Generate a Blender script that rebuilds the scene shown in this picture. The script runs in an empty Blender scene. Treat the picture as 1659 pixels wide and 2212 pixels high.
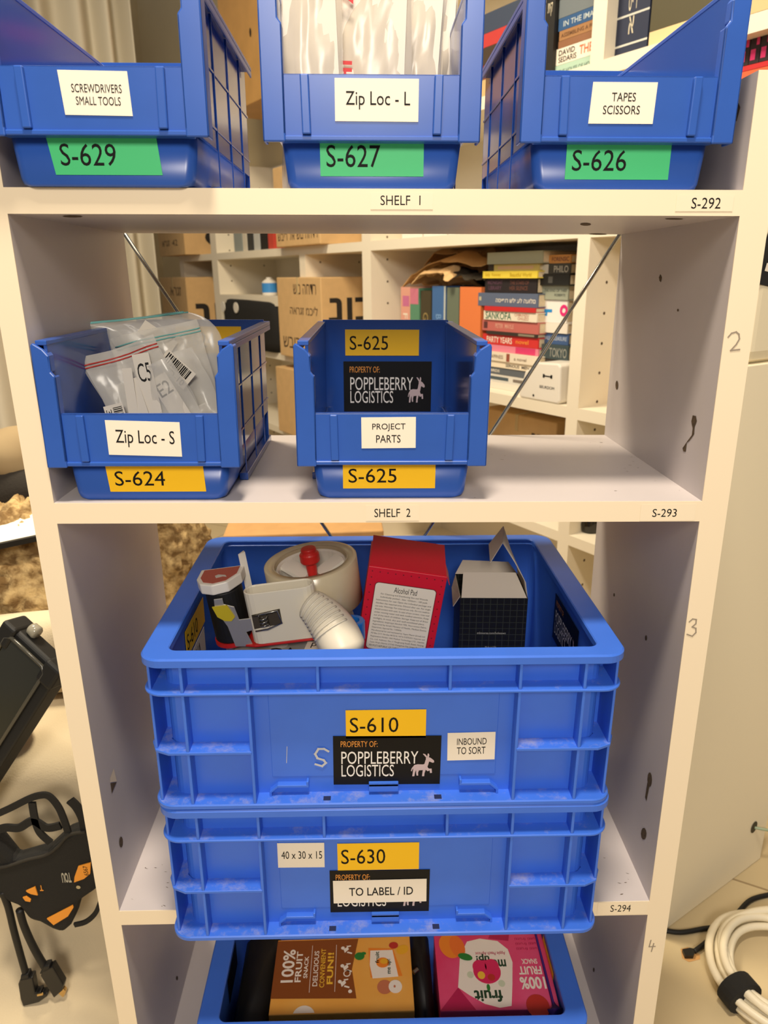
import bpy, bmesh, math, random
from mathutils import Vector, Matrix, noise
S = bpy.context.scene
COL = S.collection
PI = math.pi

# ------------------------------------------------------------------ camera
F_PX = 1567.6
CAM = Vector((-0.00769, -0.55541, 0.17029))
_pi, _ya, _ro = 0.31701, 0.01783, -0.01153
FWD = Vector((math.sin(_ya)*math.cos(_pi), math.cos(_ya)*math.cos(_pi), -math.sin(_pi)))
_R = Vector((math.cos(_ya), -math.sin(_ya), 0)); _U = _R.cross(FWD)
RGT = _R*math.cos(_ro) + _U*math.sin(_ro)
UPV = -_R*math.sin(_ro) + _U*math.cos(_ro)
cd = bpy.data.cameras.new('camera'); cam = bpy.data.objects.new('camera', cd); COL.objects.link(cam)
cd.sensor_fit = 'HORIZONTAL'; cd.sensor_width = 36.0; cd.lens = F_PX/1659*36.0
cd.clip_start = 0.02; cd.clip_end = 50
cam.matrix_world = Matrix(((RGT.x, UPV.x, -FWD.x, CAM.x), (RGT.y, UPV.y, -FWD.y, CAM.y), (RGT.z, UPV.z, -FWD.z, CAM.z), (0, 0, 0, 1)))
cd.dof.use_dof = True; cd.dof.focus_distance = 0.60; cd.dof.aperture_fstop = 17.0
S.camera = cam

# ------------------------------------------------------------------ world, lamps, exposure
w = bpy.data.worlds.new('world'); S.world = w; w.use_nodes = True
w.node_tree.nodes['Background'].inputs[0].default_value = (0.92, 0.90, 0.94, 1)
w.node_tree.nodes['Background'].inputs[1].default_value = 0.16
def lamp(name, loc, size, power, color, target=None, shape='DISK'):
    l = bpy.data.lights.new(name, 'AREA'); l.shape = shape; l.size = size; l.energy = power; l.color = color
    o = bpy.data.objects.new(name, l); COL.objects.link(o); o.location = loc
    d = (Vector(target) - Vector(loc)) if target else Vector((0, 0, -1))
    o.rotation_euler = d.to_track_quat('-Z', 'Y').to_euler()
    return o
lamp('ceiling_lamp', (-0.03, -0.36, 1.42), 0.24, 25.0, (1.0, 0.86, 0.68))
lamp('ceiling_lamp_room', (-0.7, 0.75, 1.75), 0.5, 46.0, (1.0, 0.85, 0.62))
lamp('added_fill_behind', (0.0, -1.9, 1.05), 0.6, 25.0, (1.0, 0.90, 0.77), (0, 0, -0.1))  # added fill light behind the camera, brightens the front faces; no real fixture
vs = S.view_settings
S.display_settings.display_device = 'sRGB'
vs.view_transform = 'Standard'; vs.look = 'None'; vs.gamma = 1.0; vs.use_curve_mapping = False
vs.exposure = 0.22

# ------------------------------------------------------------------ helpers
def ray(px, py): return FWD + RGT*((px-829.5)/F_PX) - UPV*((py-1106)/F_PX)
def at(px, py, x=None, y=None, z=None):
    d = ray(px, py)
    if x is not None: k = (x-CAM.x)/d.x
    elif y is not None: k = (y-CAM.y)/d.y
    else: k = (z-CAM.z)/d.z
    return CAM + d*k
def lin(c):
    c = c/255.0
    return c/12.92 if c <= 0.04045 else ((c+0.055)/1.055)**2.4
_mats = {}
def mat(name, rgb, rough=0.5, metal=0.0, spec=0.5, alpha=1.0, trans=0.0, noise_amt=0.0, noise_scale=40.0, bump=0.0, bump_scale=200.0, dust=0.0, emit=0.0, coat=0.0, rgb2=None, sss=0.0):
    if name in _mats: return _mats[name]
    m = bpy.data.materials.new(name); m.use_nodes = True; nt = m.node_tree; N = nt.nodes; L = nt.links
    b = N['Principled BSDF']
    c = tuple(lin(v) for v in rgb) + (1,)
    b.inputs['Base Color'].default_value = c
    b.inputs['Roughness'].default_value = rough; b.inputs['Metallic'].default_value = metal
    b.inputs['Specular IOR Level'].default_value = spec; b.inputs['Alpha'].default_value = alpha
    b.inputs['Transmission Weight'].default_value = trans
    b.inputs['Coat Weight'].default_value = coat
    if sss:
        b.inputs['Subsurface Weight'].default_value = sss; b.inputs['Subsurface Radius'].default_value = (0.003, 0.003, 0.006); b.inputs['Subsurface Scale'].default_value = 1.0
    m.diffuse_color = c
    last = None
    tc = N.new('ShaderNodeTexCoord')
    if noise_amt or rgb2:
        n = N.new('ShaderNodeTexNoise'); n.inputs['Scale'].default_value = noise_scale; n.inputs['Detail'].default_value = 6
        L.new(tc.outputs['Object'], n.inputs['Vector'])
        mx = N.new('ShaderNodeMix'); mx.data_type = 'RGBA'
        c2 = (tuple(lin(v) for v in rgb2) + (1,)) if rgb2 else tuple(v*(1-noise_amt) for v in c[:3]) + (1,)
        rp = N.new('ShaderNodeValToRGB'); rp.color_ramp.elements[0].position = 0.38; rp.color_ramp.elements[1].position = 0.62
        L.new(n.outputs['Fac'], rp.inputs['Fac']); L.new(rp.outputs['Color'], mx.inputs['Factor'])
        mx.inputs['A'].default_value = c; mx.inputs['B'].default_value = c2
        last = mx.outputs['Result']
    if dust:
        n = N.new('ShaderNodeTexNoise'); n.inputs['Scale'].default_value = 38; n.inputs['Detail'].default_value = 8; n.inputs['Roughness'].default_value = 0.75
        L.new(tc.outputs['Object'], n.inputs['Vector'])
        g = N.new('ShaderNodeNewGeometry'); sp = N.new('ShaderNodeSeparateXYZ'); L.new(g.outputs['True Normal'], sp.inputs[0])
        up = N.new('ShaderNodeMath'); up.operation = 'GREATER_THAN'; up.inputs[1].default_value = 0.97; L.new(sp.outputs['Z'], up.inputs[0])
        ram = N.new('ShaderNodeValToRGB'); ram.color_ramp.elements[0].position = 0.5; ram.color_ramp.elements[1].position = 0.72
        L.new(n.outputs['Fac'], ram.inputs['Fac'])
        mu = N.new('ShaderNodeMath'); mu.operation = 'MULTIPLY'; L.new(ram.outputs['Color'], mu.inputs[0]); L.new(up.outputs[0], mu.inputs[1])
        m2 = N.new('ShaderNodeMath'); m2.operation = 'MULTIPLY'; m2.inputs[1].default_value = dust; L.new(mu.outputs[0], m2.inputs[0])
        mx = N.new('ShaderNodeMix'); mx.data_type = 'RGBA'; L.new(m2.outputs[0], mx.inputs['Factor'])
        if last: L.new(last, mx.inputs['A'])
        else: mx.inputs['A'].default_value = c
        mx.inputs['B'].default_value = (lin(190), lin(180), lin(165), 1)
        last = mx.outputs['Result']
    if last: L.new(last, b.inputs['Base Color'])
    if bump:
        n = N.new('ShaderNodeTexNoise'); n.inputs['Scale'].default_value = bump_scale; n.inputs['Detail'].default_value = 5
        L.new(tc.outputs['Object'], n.inputs['Vector'])
        bp = N.new('ShaderNodeBump'); bp.inputs['Strength'].default_value = bump; bp.inputs['Distance'].default_value = 0.002
        L.new(n.outputs['Fac'], bp.inputs['Height']); L.new(bp.outputs['Normal'], b.inputs['Normal'])
    _mats[name] = m
    return m

_txt = {}
def text_geo(s, bold=0.0):
    k = (s, bold)
    if k not in _txt:
        c = bpy.data.curves.new('t', 'FONT'); c.body = s; c.resolution_u = 3; c.offset = bold
        o = bpy.data.objects.new('t', c); me = bpy.data.meshes.new_from_object(o)
        V = [(v.co.x, v.co.y) for v in me.vertices]; Fc = [tuple(p.vertices) for p in me.polygons]
        bpy.data.objects.remove(o); bpy.data.curves.remove(c); bpy.data.meshes.remove(me)
        xs = [v[0] for v in V]; ys = [v[1] for v in V]
        x0, x1, y0, y1 = min(xs), max(xs), min(ys), max(ys)
        _txt[k] = ([((a-x0)/(x1-x0), (b-y0)/(y1-y0)) for a, b in V], Fc)
    return _txt[k]

class MB:
    def __init__(s): s.v = []; s.f = []; s.m = []; s.T = None
    def add(s, V, Fc, mi=0):
        o = len(s.v)
        for p in V:
            p = Vector(p)
            if s.T is not None: p = s.T @ p
            s.v.append(p)
        for f in Fc: s.f.append(tuple(i+o for i in f)); s.m.append(mi)
    def box(s, x0, x1, y0, y1, z0, z1, mi=0):
        V = [(x0,y0,z0),(x1,y0,z0),(x1,y1,z0),(x0,y1,z0),(x0,y0,z1),(x1,y0,z1),(x1,y1,z1),(x0,y1,z1)]
        s.add(V, [(0,3,2,1),(4,5,6,7),(0,1,5,4),(1,2,6,5),(2,3,7,6),(3,0,4,7)], mi)
    def prism(s, poly, axis, a, b, mi=0):
        n = len(poly)
        def P(p, h):
            if axis == 'y': return (p[0], h, p[1])
            if axis == 'x': return (h, p[0], p[1])
            return (p[0], p[1], h)
        V = [P(p, a) for p in poly] + [P(p, b) for p in poly]
        s.add(V, [tuple(range(n))[::-1], tuple(range(n, 2*n))] + [(i, (i+1) % n, n+(i+1) % n, n+i) for i in range(n)], mi)
    def loft(s, loops, cap0=True, cap1=True, closed=False, mi=0):
        n = len(loops[0]); V = [p for l in loops for p in l]; Fc = []
        m = len(loops)
        for j in range(m if closed else m-1):
            k = (j+1) % m
            for i in range(n): Fc.append((j*n+i, j*n+(i+1) % n, k*n+(i+1) % n, k*n+i))
        if not closed:
            if cap0: Fc.append(tuple(range(n))[::-1])
            if cap1: Fc.append(tuple((m-1)*n+i for i in range(n)))
        s.add(V, Fc, mi)
    def tube(s, path, r, n=10, mi=0, caps=True):
        path = [Vector(p) for p in path]; loops = []; up = Vector((0, 0, 1)); prev = None
        for i, p in enumerate(path):
            t = (path[min(i+1, len(path)-1)] - path[max(i-1, 0)]).normalized()
            if prev is None:
                a = t.cross(up if abs(t.z) < 0.9 else Vector((1, 0, 0))).normalized()
            else:
                a = (prev - t*prev.dot(t)).normalized()
            prev = a; b = t.cross(a)
            rr = r[i] if isinstance(r, (list, tuple)) else r
            loops.append([p + a*(rr*math.cos(2*PI*k/n)) + b*(rr*math.sin(2*PI*k/n)) for k in range(n)])
        s.loft(loops, caps, caps, mi=mi)
    def lathe(s, prof, n=32, c=(0, 0, 0), mi=0, closed=False):
        loops = [[(c[0]+r*math.cos(2*PI*k/n), c[1]+r*math.sin(2*PI*k/n), c[2]+z) for k in range(n)] for r, z in prof]
        s.loft(loops, True, True, closed, mi)
    def grid(s, fn, nu, nv, mi=0):
        V = [fn(i/nu, j/nv) for j in range(nv+1) for i in range(nu+1)]
        s.add(V, [(j*(nu+1)+i, j*(nu+1)+i+1, (j+1)*(nu+1)+i+1, (j+1)*(nu+1)+i) for j in range(nv) for i in range(nu)], mi)
    def poly(s, pts, y, mi=0):                       # flat polygon in XZ facing -Y
        s.add([(p[0], y, p[1]) for p in pts], [tuple(range(len(pts)))], mi)
    def text(s, t, x0, x1, z0, z1, y, mi=1, bold=0.0, rot=0):
        V, Fc = text_geo(t, bold)
        if rot == 90: W = [(x1-(x1-x0)*b, y, z0+(z1-z0)*a) for a, b in V]      # reads upward
        elif rot == -90: W = [(x0+(x1-x0)*b, y, z1-(z1-z0)*a) for a, b in V]
        elif rot == 180: W = [(x1-(x1-x0)*a, y, z1-(z1-z0)*b) for a, b in V]
        else: W = [(x0+(x1-x0)*a, y, z0+(z1-z0)*b) for a, b in V]
        s.add(W, Fc, mi)
    def disc(s, cx, cz, rx, rz, y, mi=0, n=20, rot=0.0, a0=0, a1=2*PI):
        P = []
        for k in range(n):
            a = a0 + (a1-a0)*k/(n if a1-a0 > 6.2 else n-1); x, z = rx*math.cos(a), rz*math.sin(a)
            P.append((cx+x*math.cos(rot)-z*math.sin(rot), cz+x*math.sin(rot)+z*math.cos(rot)))
        s.poly(P, y, mi)
    def build(s, name, mats, parent=None, bevel=0.0, smooth=False, seg=2, auto=True, solid=0.0, sub=0):
        me = bpy.data.meshes.new(name); me.from_pydata(s.v, [], s.f)
        if not isinstance(mats, (list, tuple)): mats = [mats]
        for m in mats: me.materials.append(m)
        me.polygons.foreach_set('material_index', s.m)
        if smooth: me.polygons.foreach_set('use_smooth', [True]*len(s.f))
        me.update()
        o = bpy.data.objects.new(name, me); COL.objects.link(o)
        if parent: o.parent = parent
        if solid: md = o.modifiers.new('thick', 'SOLIDIFY'); md.thickness = solid; md.offset = 0
        if sub: md = o.modifiers.new('sub', 'SUBSURF'); md.levels = sub; md.render_levels = sub
        if bevel:
            md = o.modifiers.new('bevel', 'BEVEL'); md.width = bevel; md.segments = seg; md.limit_method = 'ANGLE'; md.angle_limit = 0.6
        return o
def tag(o, label=None, cat=None, group=None, kind=None):
    if label: o['label'] = label
    if cat: o['category'] = cat
    if group: o['group'] = group
    if kind: o['kind'] = kind
    return o
def thing(name, label, cat, loc=(0, 0, 0), rot=(0, 0, 0), group=None):
    o = bpy.data.objects.new(name, None); COL.objects.link(o); o.empty_display_size = 0.02
    o.location = loc; o.rotation_euler = rot
    return tag(o, label, cat, group)
def mw(o):                                            # world matrix from loc/rot without depsgraph
    M = Matrix.LocRotScale(o.location, o.rotation_euler, o.scale)
    return mw(o.parent) @ M if o.parent else M
def rrect(x0, x1, y0, y1, r, z, n=5):
    P = []
    for cx, cy, a in ((x1-r, y0+r, -PI/2), (x1-r, y1-r, 0), (x0+r, y1-r, PI/2), (x0+r, y0+r, PI)):
        for k in range(n+1):
            b = a + PI/2*k/n; P.append((cx+r*math.cos(b), cy+r*math.sin(b), z))
    return P
def instance(meshobj, name, parent):
    o = meshobj.copy(); o.name = name; o.parent = parent; COL.objects.link(o); return o

# ------------------------------------------------------------------ materials
LAM = mat('white_laminate', (204, 196, 195), 0.42, spec=0.35, noise_amt=0.05, noise_scale=9)
EDGE = mat('cream_edge_band', (240, 224, 196), 0.4, spec=0.35)
CHIP = mat('bare_chipboard', (96, 76, 52), 0.9, noise_amt=0.5, noise_scale=400)
PENCIL = mat('pencil_mark', (150, 138, 122), 0.8)
BIN = mat('bin_blue_plastic', (48, 92, 182), 0.28, spec=0.5, noise_amt=0.10, noise_scale=14)
BINW = mat('bin_blue_glossy', (44, 84, 168), 0.13, spec=0.55)
CRATE = mat('crate_blue_plastic', (62, 114, 222), 0.36, spec=0.45, noise_amt=0.06, noise_scale=20)
CRATED = mat('crate_blue_plastic_dusty', (62, 114, 222), 0.38, spec=0.45, dust=0.5, noise_amt=0.06, noise_scale=20)
PAPER = mat('white_label_paper', (240, 230, 212), 0.55)
GREEN = mat('green_label', (70, 208, 132), 0.5)
YELLOW = mat('yellow_label', (255, 200, 12), 0.5)
BLACKL = mat('black_label', (6, 6, 8), 0.45, spec=0.25)
INK = mat('black_ink', (18, 16, 16), 0.6, spec=0.2)
WHITEINK = mat('white_ink', (236, 232, 226), 0.6)
ORANGEINK = mat('orange_ink', (230, 150, 60), 0.6)
DONKEY = mat('donkey_grey_pink', (196, 176, 178), 0.6)
STEEL = mat('steel', (170, 168, 160), 0.25, metal=1.0)
BLACKP = mat('black_plastic', (16, 16, 16), 0.4)
BLACKR = mat('black_rubber', (14, 14, 13), 0.6)
BLACKF = mat('black_fabric', (20, 19, 17), 0.85, bump=0.4, bump_scale=900)
WHITEP = mat('white_plastic', (232, 226, 214), 0.35)
IVORY = mat('ivory_plastic', (226, 218, 198), 0.35)
RED = mat('red_plastic', (196, 34, 30), 0.4)
CARD = mat('carton_kraft', (196, 152, 98), 0.85, noise_amt=0.08, noise_scale=30)
CARDL = mat('carton_kraft_light', (214, 176, 122), 0.85, noise_amt=0.06, noise_scale=30)
SHELFW = mat('bookcase_white', (236, 226, 204), 0.5)
PAGES = mat('book_pages', (222, 204, 170), 0.8, noise_amt=0.1, noise_scale=300)
def film(name, rgb, alpha, rough=0.18):
    m = mat(name, rgb, rough, spec=0.6, alpha=alpha); return m
FILM = film('clear_bag_film', (238, 234, 224), 0.42, 0.2)
FILMW = film('milky_bag_film', (216, 206, 190), 0.60, 0.25)

# ------------------------------------------------------------------ labels
DONK = [
 [(0.10,0.42),(0.16,0.50),(0.30,0.53),(0.52,0.52),(0.66,0.58),(0.72,0.50),(0.70,0.36),(0.60,0.28),(0.42,0.26),(0.22,0.25),(0.12,0.30)],
 [(0.56,0.48),(0.62,0.72),(0.66,0.82),(0.80,0.78),(0.76,0.62),(0.72,0.46)],
 [(0.62,0.80),(0.70,0.86),(0.84,0.80),(0.96,0.70),(0.98,0.62),(0.92,0.59),(0.80,0.64),(0.68,0.66)],
 [(0.64,0.82),(0.50,0.98),(0.52,1.0),(0.60,0.97),(0.69,0.86)], [(0.68,0.84),(0.70,1.0),(0.74,1.0),(0.77,0.93),(0.75,0.84)],
 [(0.12,0.36),(0.10,0.16),(0.08,0.0),(0.17,0.0),(0.19,0.16),(0.24,0.30)], [(0.24,0.30),(0.24,0.14),(0.26,0.03),(0.33,0.03),(0.32,0.16),(0.36,0.28)],
 [(0.52,0.30),(0.50,0.14),(0.49,0.0),(0.58,0.0),(0.59,0.14),(0.64,0.30)], [(0.60,0.32),(0.72,0.22),(0.80,0.26),(0.82,0.14),(0.90,0.15),(0.88,0.34),(0.76,0.34),(0.70,0.42)],
 [(0.11,0.44),(0.05,0.36),(0.02,0.24),(0.05,0.22),(0.09,0.32),(0.14,0.38)]]
def donkey(mb, x0, x1, z0, z1, y, mi):
    for i, P in enumerate(DONK): mb.poly([(x0+(x1-x0)*a, z0+(z1-z0)*b) for a, b in P], y-0.00002*i, mi)
T_LABEL = 0.0003
def label_geo(w, h, texts=(), donk=None, name='label', mats=(PAPER, INK), parent=None, skew=0.0, label=None):
    mb = MB(); t = T_LABEL
    mb.prism([(-w/2+skew, h/2), (w/2+skew*0.6, h/2), (w/2, -h/2), (-w/2, -h/2)][::-1], 'y', -t, 0, 0)
    for tx in texts:
        s, u0, v0, u1, v1 = tx[:5]; mi = tx[5] if len(tx) > 5 else 1; b = tx[6] if len(tx) > 6 else 0.0
        mb.text(s, -w/2+u0*w, -w/2+u1*w, h/2-v1*h, h/2-v0*h, -t-0.00015, mi, b)
    if donk: donkey(mb, -w/2+donk[0]*w, -w/2+donk[2]*w, h/2-donk[3]*h, h/2-donk[1]*h, -t-0.00015, 2)
    o = mb.build(name, list(mats), parent)
    if label: o['label'] = label
    return o
def label_px(parent, tl, br, y, texts=(), mats=(PAPER, INK), donk=None, name='label', label=None, roll=0.0, skew=0.0):
    a = at(*tl, y=y); b = at(*br, y=y)
    o = label_geo(abs(b.x-a.x), abs(a.z-b.z), texts, donk, name, mats, parent, skew, label)
    o.location = mw(parent).inverted() @ ((a+b)/2)
    o.rotation_euler = (0, roll, 0)
    return o
PROP = (('PROPERTY OF:', .07, .10, .41, .22, 3), ('POPPLEBERRY', .075, .31, .79, .57, 1), ('LOGISTICS', .075, .585, .565, .83, 1))
PROPM = (BLACKL, WHITEINK, DONKEY, ORANGEINK)

# ------------------------------------------------------------------ room shell
FLOOR_Z = -0.74
m = mat('floor_tile', (196, 178, 140), 0.45)
nt = m.node_tree; tcn = nt.nodes.new('ShaderNodeTexCoord'); br = nt.nodes.new('ShaderNodeTexBrick'); mp = nt.nodes.new('ShaderNodeMapping')
mp.inputs['Rotation'].default_value = (0, 0, 0.5); mp.inputs['Location'].default_value = (0.12, 0.1, 0)
br.offset = 0.0; br.inputs['Scale'].default_value = 1.0; br.inputs['Brick Width'].default_value = 0.33; br.inputs['Row Height'].default_value = 0.33
br.inputs['Mortar Size'].default_value = 0.002
br.inputs['Color1'].default_value = tuple(lin(v) for v in (202, 184, 146))+(1,); br.inputs['Color2'].default_value = tuple(lin(v) for v in (194, 176, 138))+(1,)
br.inputs['Mortar'].default_value = tuple(lin(v) for v in (150, 130, 98))+(1,)
nt.links.new(tcn.outputs['Object'], mp.inputs[0]); nt.links.new(mp.outputs[0], br.inputs['Vector']); nt.links.new(br.outputs['Color'], nt.nodes['Principled BSDF'].inputs['Base Color'])
FLOORM = m
mb = MB(); mb.box(-3.2, 3.2, -2.6, 4.6, FLOOR_Z-0.05, FLOOR_Z); tag(mb.build('floor', FLOORM), kind='structure')
WALLM = mat('wall_paint', (226, 206, 160), 0.7, noise_amt=0.04, noise_scale=3)
BROT = math.radians(-58)
BQ = Vector((0.6286, 0.7492, 0))
U_ = Vector((-math.sin(math.radians(32)), math.cos(math.radians(32)), 0)); D_ = Vector((math.cos(math.radians(32)), math.sin(math.radians(32)), 0))
BM = Matrix.Translation(BQ) @ Matrix.Rotation(BROT, 4, 'Z')
BMI = BM.inverted()
def bk(px, py, t=0.0):                                # pixel -> bookcase-local (x, t, z) on the plane t behind its front
    d = BMI.to_3x3() @ ray(px, py); c = BMI @ CAM
    k = (t-c.y)/d.y; return c + d*k
mb = MB(); mb.T = BM; mb.box(-4.2, 0.5, 0.30, 0.36, FLOOR_Z, 1.75); tag(mb.build('wall_back', WALLM), kind='structure')
mb = MB(); mb.T = BM; mb.box(-4.26, -4.2, -3.0, 0.36, FLOOR_Z, 1.75); tag(mb.build('wall_left', WALLM), kind='structure')

# ------------------------------------------------------------------ shelving unit
HW = 0.26; DEP = 0.2556; TH = 0.01714
unit = thing('shelving_unit', 'white laminate open-back shelving unit with numbered shelves holding the blue bins and crates', 'shelf unit', (0, 0, FLOOR_Z))
def upt(z): return z - FLOOR_Z
def panel(x0, x1, inner, holes, side):
    mb = MB()
    z0, z1 = 0, upt(0.299)
    mb.box(x0, x1, 0.0008, DEP, z0, z1, 0)
    mb.box(x0, x1, 0, 0.0008, z0, z1, 1)
    sgn = 1 if side == 'l' else -1
    for h in holes:                                   # irregular chips and dowel holes on the inner face
        P = [(inner+sgn*0.0003, q[0], upt(q[1])) for q in h]
        mb.add(P, [tuple(range(len(P)))], 2)
    return mb
def hp(x, pts): return [(lambda q: (q.y, q.z))(at(p[0], p[1], x=x)) for p in pts]
def ell(cx, cy, rx, ry, n=10): return [(cx+rx*math.cos(2*PI*k/n), cy+ry*math.sin(2*PI*k/n)) for k in range(n)]
RX = 0.26; LX = -0.26
rh = [hp(RX, [(1497,897),(1504,899),(1506,910),(1501,922),(1500,938),(1490,952),(1484,957),(1482,976),(1477,975),(1475,968),(1484,955),(1495,940),(1497,925),(1494,910)]),
      hp(RX, ell(1333, 832, 3, 10)), hp(RX, [(1427,592),(1430,600),(1428,610),(1425,606),(1424,599)]),
      hp(RX, ell(1404,1684,5,16)), hp(RX, [(1399,1690),(1403,1700),(1397,1730),(1394,1722)]), hp(RX, ell(1391,1801,6,13)), hp(RX, ell(1396,1378,2,6)), hp(RX, ell(1327,1285,1.5,4)),
      hp(RX, [(1596,222),(1600,232),(1592,262),(1582,258),(1583,236)]), hp(RX, ell(1283, 2095, 2, 5)), hp(RX, ell(1465,670,2,3))]
mb = panel(RX, RX+0.0185, RX, rh, 'r')
mb.box(RX+0.0185, RX+0.0215, 0.0, DEP, 0, upt(0.299), 1)
def stroke(mb, pts, wd, y, mi):
    for i_, (a, b) in enumerate(zip(pts, pts[1:])):
        y -= 0.00002
        d = Vector((b[0]-a[0], b[1]-a[1])).normalized()*wd/2; n_ = Vector((-d.y, d.x))
        mb.poly([(a[0]-n_.x-d.x, a[1]-n_.y-d.y), (b[0]-n_.x+d.x, b[1]-n_.y+d.y), (b[0]+n_.x+d.x, b[1]+n_.y+d.y), (a[0]+n_.x-d.x, a[1]+n_.y-d.y)], y, mi)
def pstroke(pts): return [(lambda q: (q.x, upt(q.z)))(at(p[0], p[1], y=0)) for p in pts]
for st in ([(1573,728),(1580,720),(1590,717),(1596,722),(1597,732),(1590,744),(1578,757),(1597,755)],
           [(1489,1343),(1496,1337),(1504,1338),(1503,1347),(1495,1354),(1503,1357),(1503,1366),(1495,1374),(1484,1370)],
           [(1406,2031),(1402,2045),(1415,2044)], [(1412,2038),(1407,2055)]):
    stroke(mb, pstroke(st), 0.0011, -0.0002, 3)
o = mb.build('side_panel', [LAM, EDGE, CHIP, PENCIL], unit); o['label'] = 'right side panel with pencilled shelf numbers and chipped holes'
lh = [hp(LX, [(245,1660),(252,1688),(237,1690),(238,1680)]), hp(LX, [(238,1692),(251,1690),(245,1704),(241,1714)]), hp(LX, ell(261,1819,4,12)), hp(LX, ell(382,2113,2,5))]
mb = panel(LX-0.0185, LX, LX, lh[1:], 'l')
P = [(LX+0.0003, q[0], upt(q[1])) for q in lh[0]]; mb.add(P, [tuple(range(len(P)))], 1)
mb.build('side_panel', [LAM, EDGE, CHIP], unit)
SHELVES = [(0.2305, 0.2241), (0.0, -0.0075), (-0.4164, -0.4212), (-0.6985, -0.7030)]
def shelf_z(i, x): a, b = SHELVES[i]; return a + (b-a)*(x+HW)/(2*HW)
random.seed(4)
for i, (zl, zr) in enumerate(SHELVES):
    mb = MB()
    def sb(y0, y1, mi):
        V = [(-HW,y0,upt(zl)-TH),(HW,y0,upt(zr)-TH),(HW,y1,upt(zr)-TH),(-HW,y1,upt(zl)-TH),(-HW,y0,upt(zl)),(HW,y0,upt(zr)),(HW,y1,upt(zr)),(-HW,y1,upt(zl))]
        mb.add(V, [(0,3,2,1),(4,5,6,7),(0,1,5,4),(1,2,6,5),(2,3,7,6),(3,0,4,7)], mi)
    sb(0.0008, DEP, 0); sb(0, 0.0008, 1)
    if i in (1, 2):                                   # scuffs and grime along the right and left inner corners
        for k in range(20):
            x = random.choice([0.255-abs(random.gauss(0, .022)), random.uniform(.06, .25)]) if i == 1 or k % 2 else random.uniform(-.252, -.215)
            y = random.uniform(0.01, 0.24) if i == 1 else random.uniform(0.005, 0.06)
            zz = upt(zl+(zr-zl)*(x+HW)/(2*HW))+0.0002; L_ = random.uniform(.0004, .0022); a = random.uniform(-.5, .3); wv = random.uniform(.0002, .0006)
            dx, dy = L_*math.cos(a), L_*math.sin(a)
            if x > 0.258 or x < -.258: continue
            mb.add([(x-dx, y-dy, zz), (x+wv, y-wv, zz), (min(x+dx, .2595), y+dy, zz), (x-wv, y+wv, zz)], [(0, 1, 2, 3)], 2)
    if i == 0:                                        # dark scuffs on the underside of the top shelf
        for (cx, cy, rx, ry) in ((157,468,22,2.5), (1265,484,12,3), (1292,504,20,1.5), (1488,487,6,3), (1456,473,20,1.5)):
            P = []
            for k in range(10):
                q = at(cx+rx*math.cos(2*PI*k/10), cy+ry*math.sin(2*PI*k/10), z=shelf_z(0, (cx-800)/3000)-TH-0.0002)
                P.append((max(min(q.x, .2595), -.2595), max(q.y, .002), upt(shelf_z(0, q.x)-TH-0.0002)))
            mb.add(P[::-1], [tuple(range(10))], 2)
    mb.build('shelf', [LAM, EDGE, CHIP], unit)
def rod(a, b):
    mb = MB(); n = 8
    pts = [Vector(a).lerp(Vector(b), k/n) - unit.location for k in range(n+1)]
    mb.tube(pts, 0.0021, 8); mb.build('brace_rod', STEEL, unit, smooth=True)
ya = DEP+0.0025
pa, pb = at(1337, 512, y=ya), at(918, 1156, y=ya); pa = Vector((0.262, ya, 0.212)); rod(pa, pa+(pb-pa)*1.75)
pc, pd = at(270, 512, y=ya+.005), at(713, 1156, y=ya+.005); pc = Vector((-0.262, ya+.005, 0.214)); rod(pc, pc+(pd-pc)*1.75)
EM = (EDGE, INK)
EDGEL = mat('clear_edge_label', (240, 225, 198), 0.36, spec=0.35)
for tl, br, t, l in (((800,417),(935,452),('SHELF  1',.16,.16,.80,.74),'clear label reading SHELF 1'), ((1462,422),(1582,456),('S-292',.27,.16,.78,.84),'clear label reading S-292'),
                  ((790,1092),(905,1124),('SHELF  2',.16,.22,.84,.76),'clear label reading SHELF 2'), ((1385,1090),(1500,1124),('S-293',.22,.28,.66,.76),'clear label reading S-293'),
                  ((1292,1950),(1396,1974),('S-294',.26,.22,.67,.76),'clear label reading S-294')):
    label_px(unit, tl, br, -0.0002, (t,), (EDGEL, INK), label=l, roll=0.010).scale = (1, .4, 1)

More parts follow.
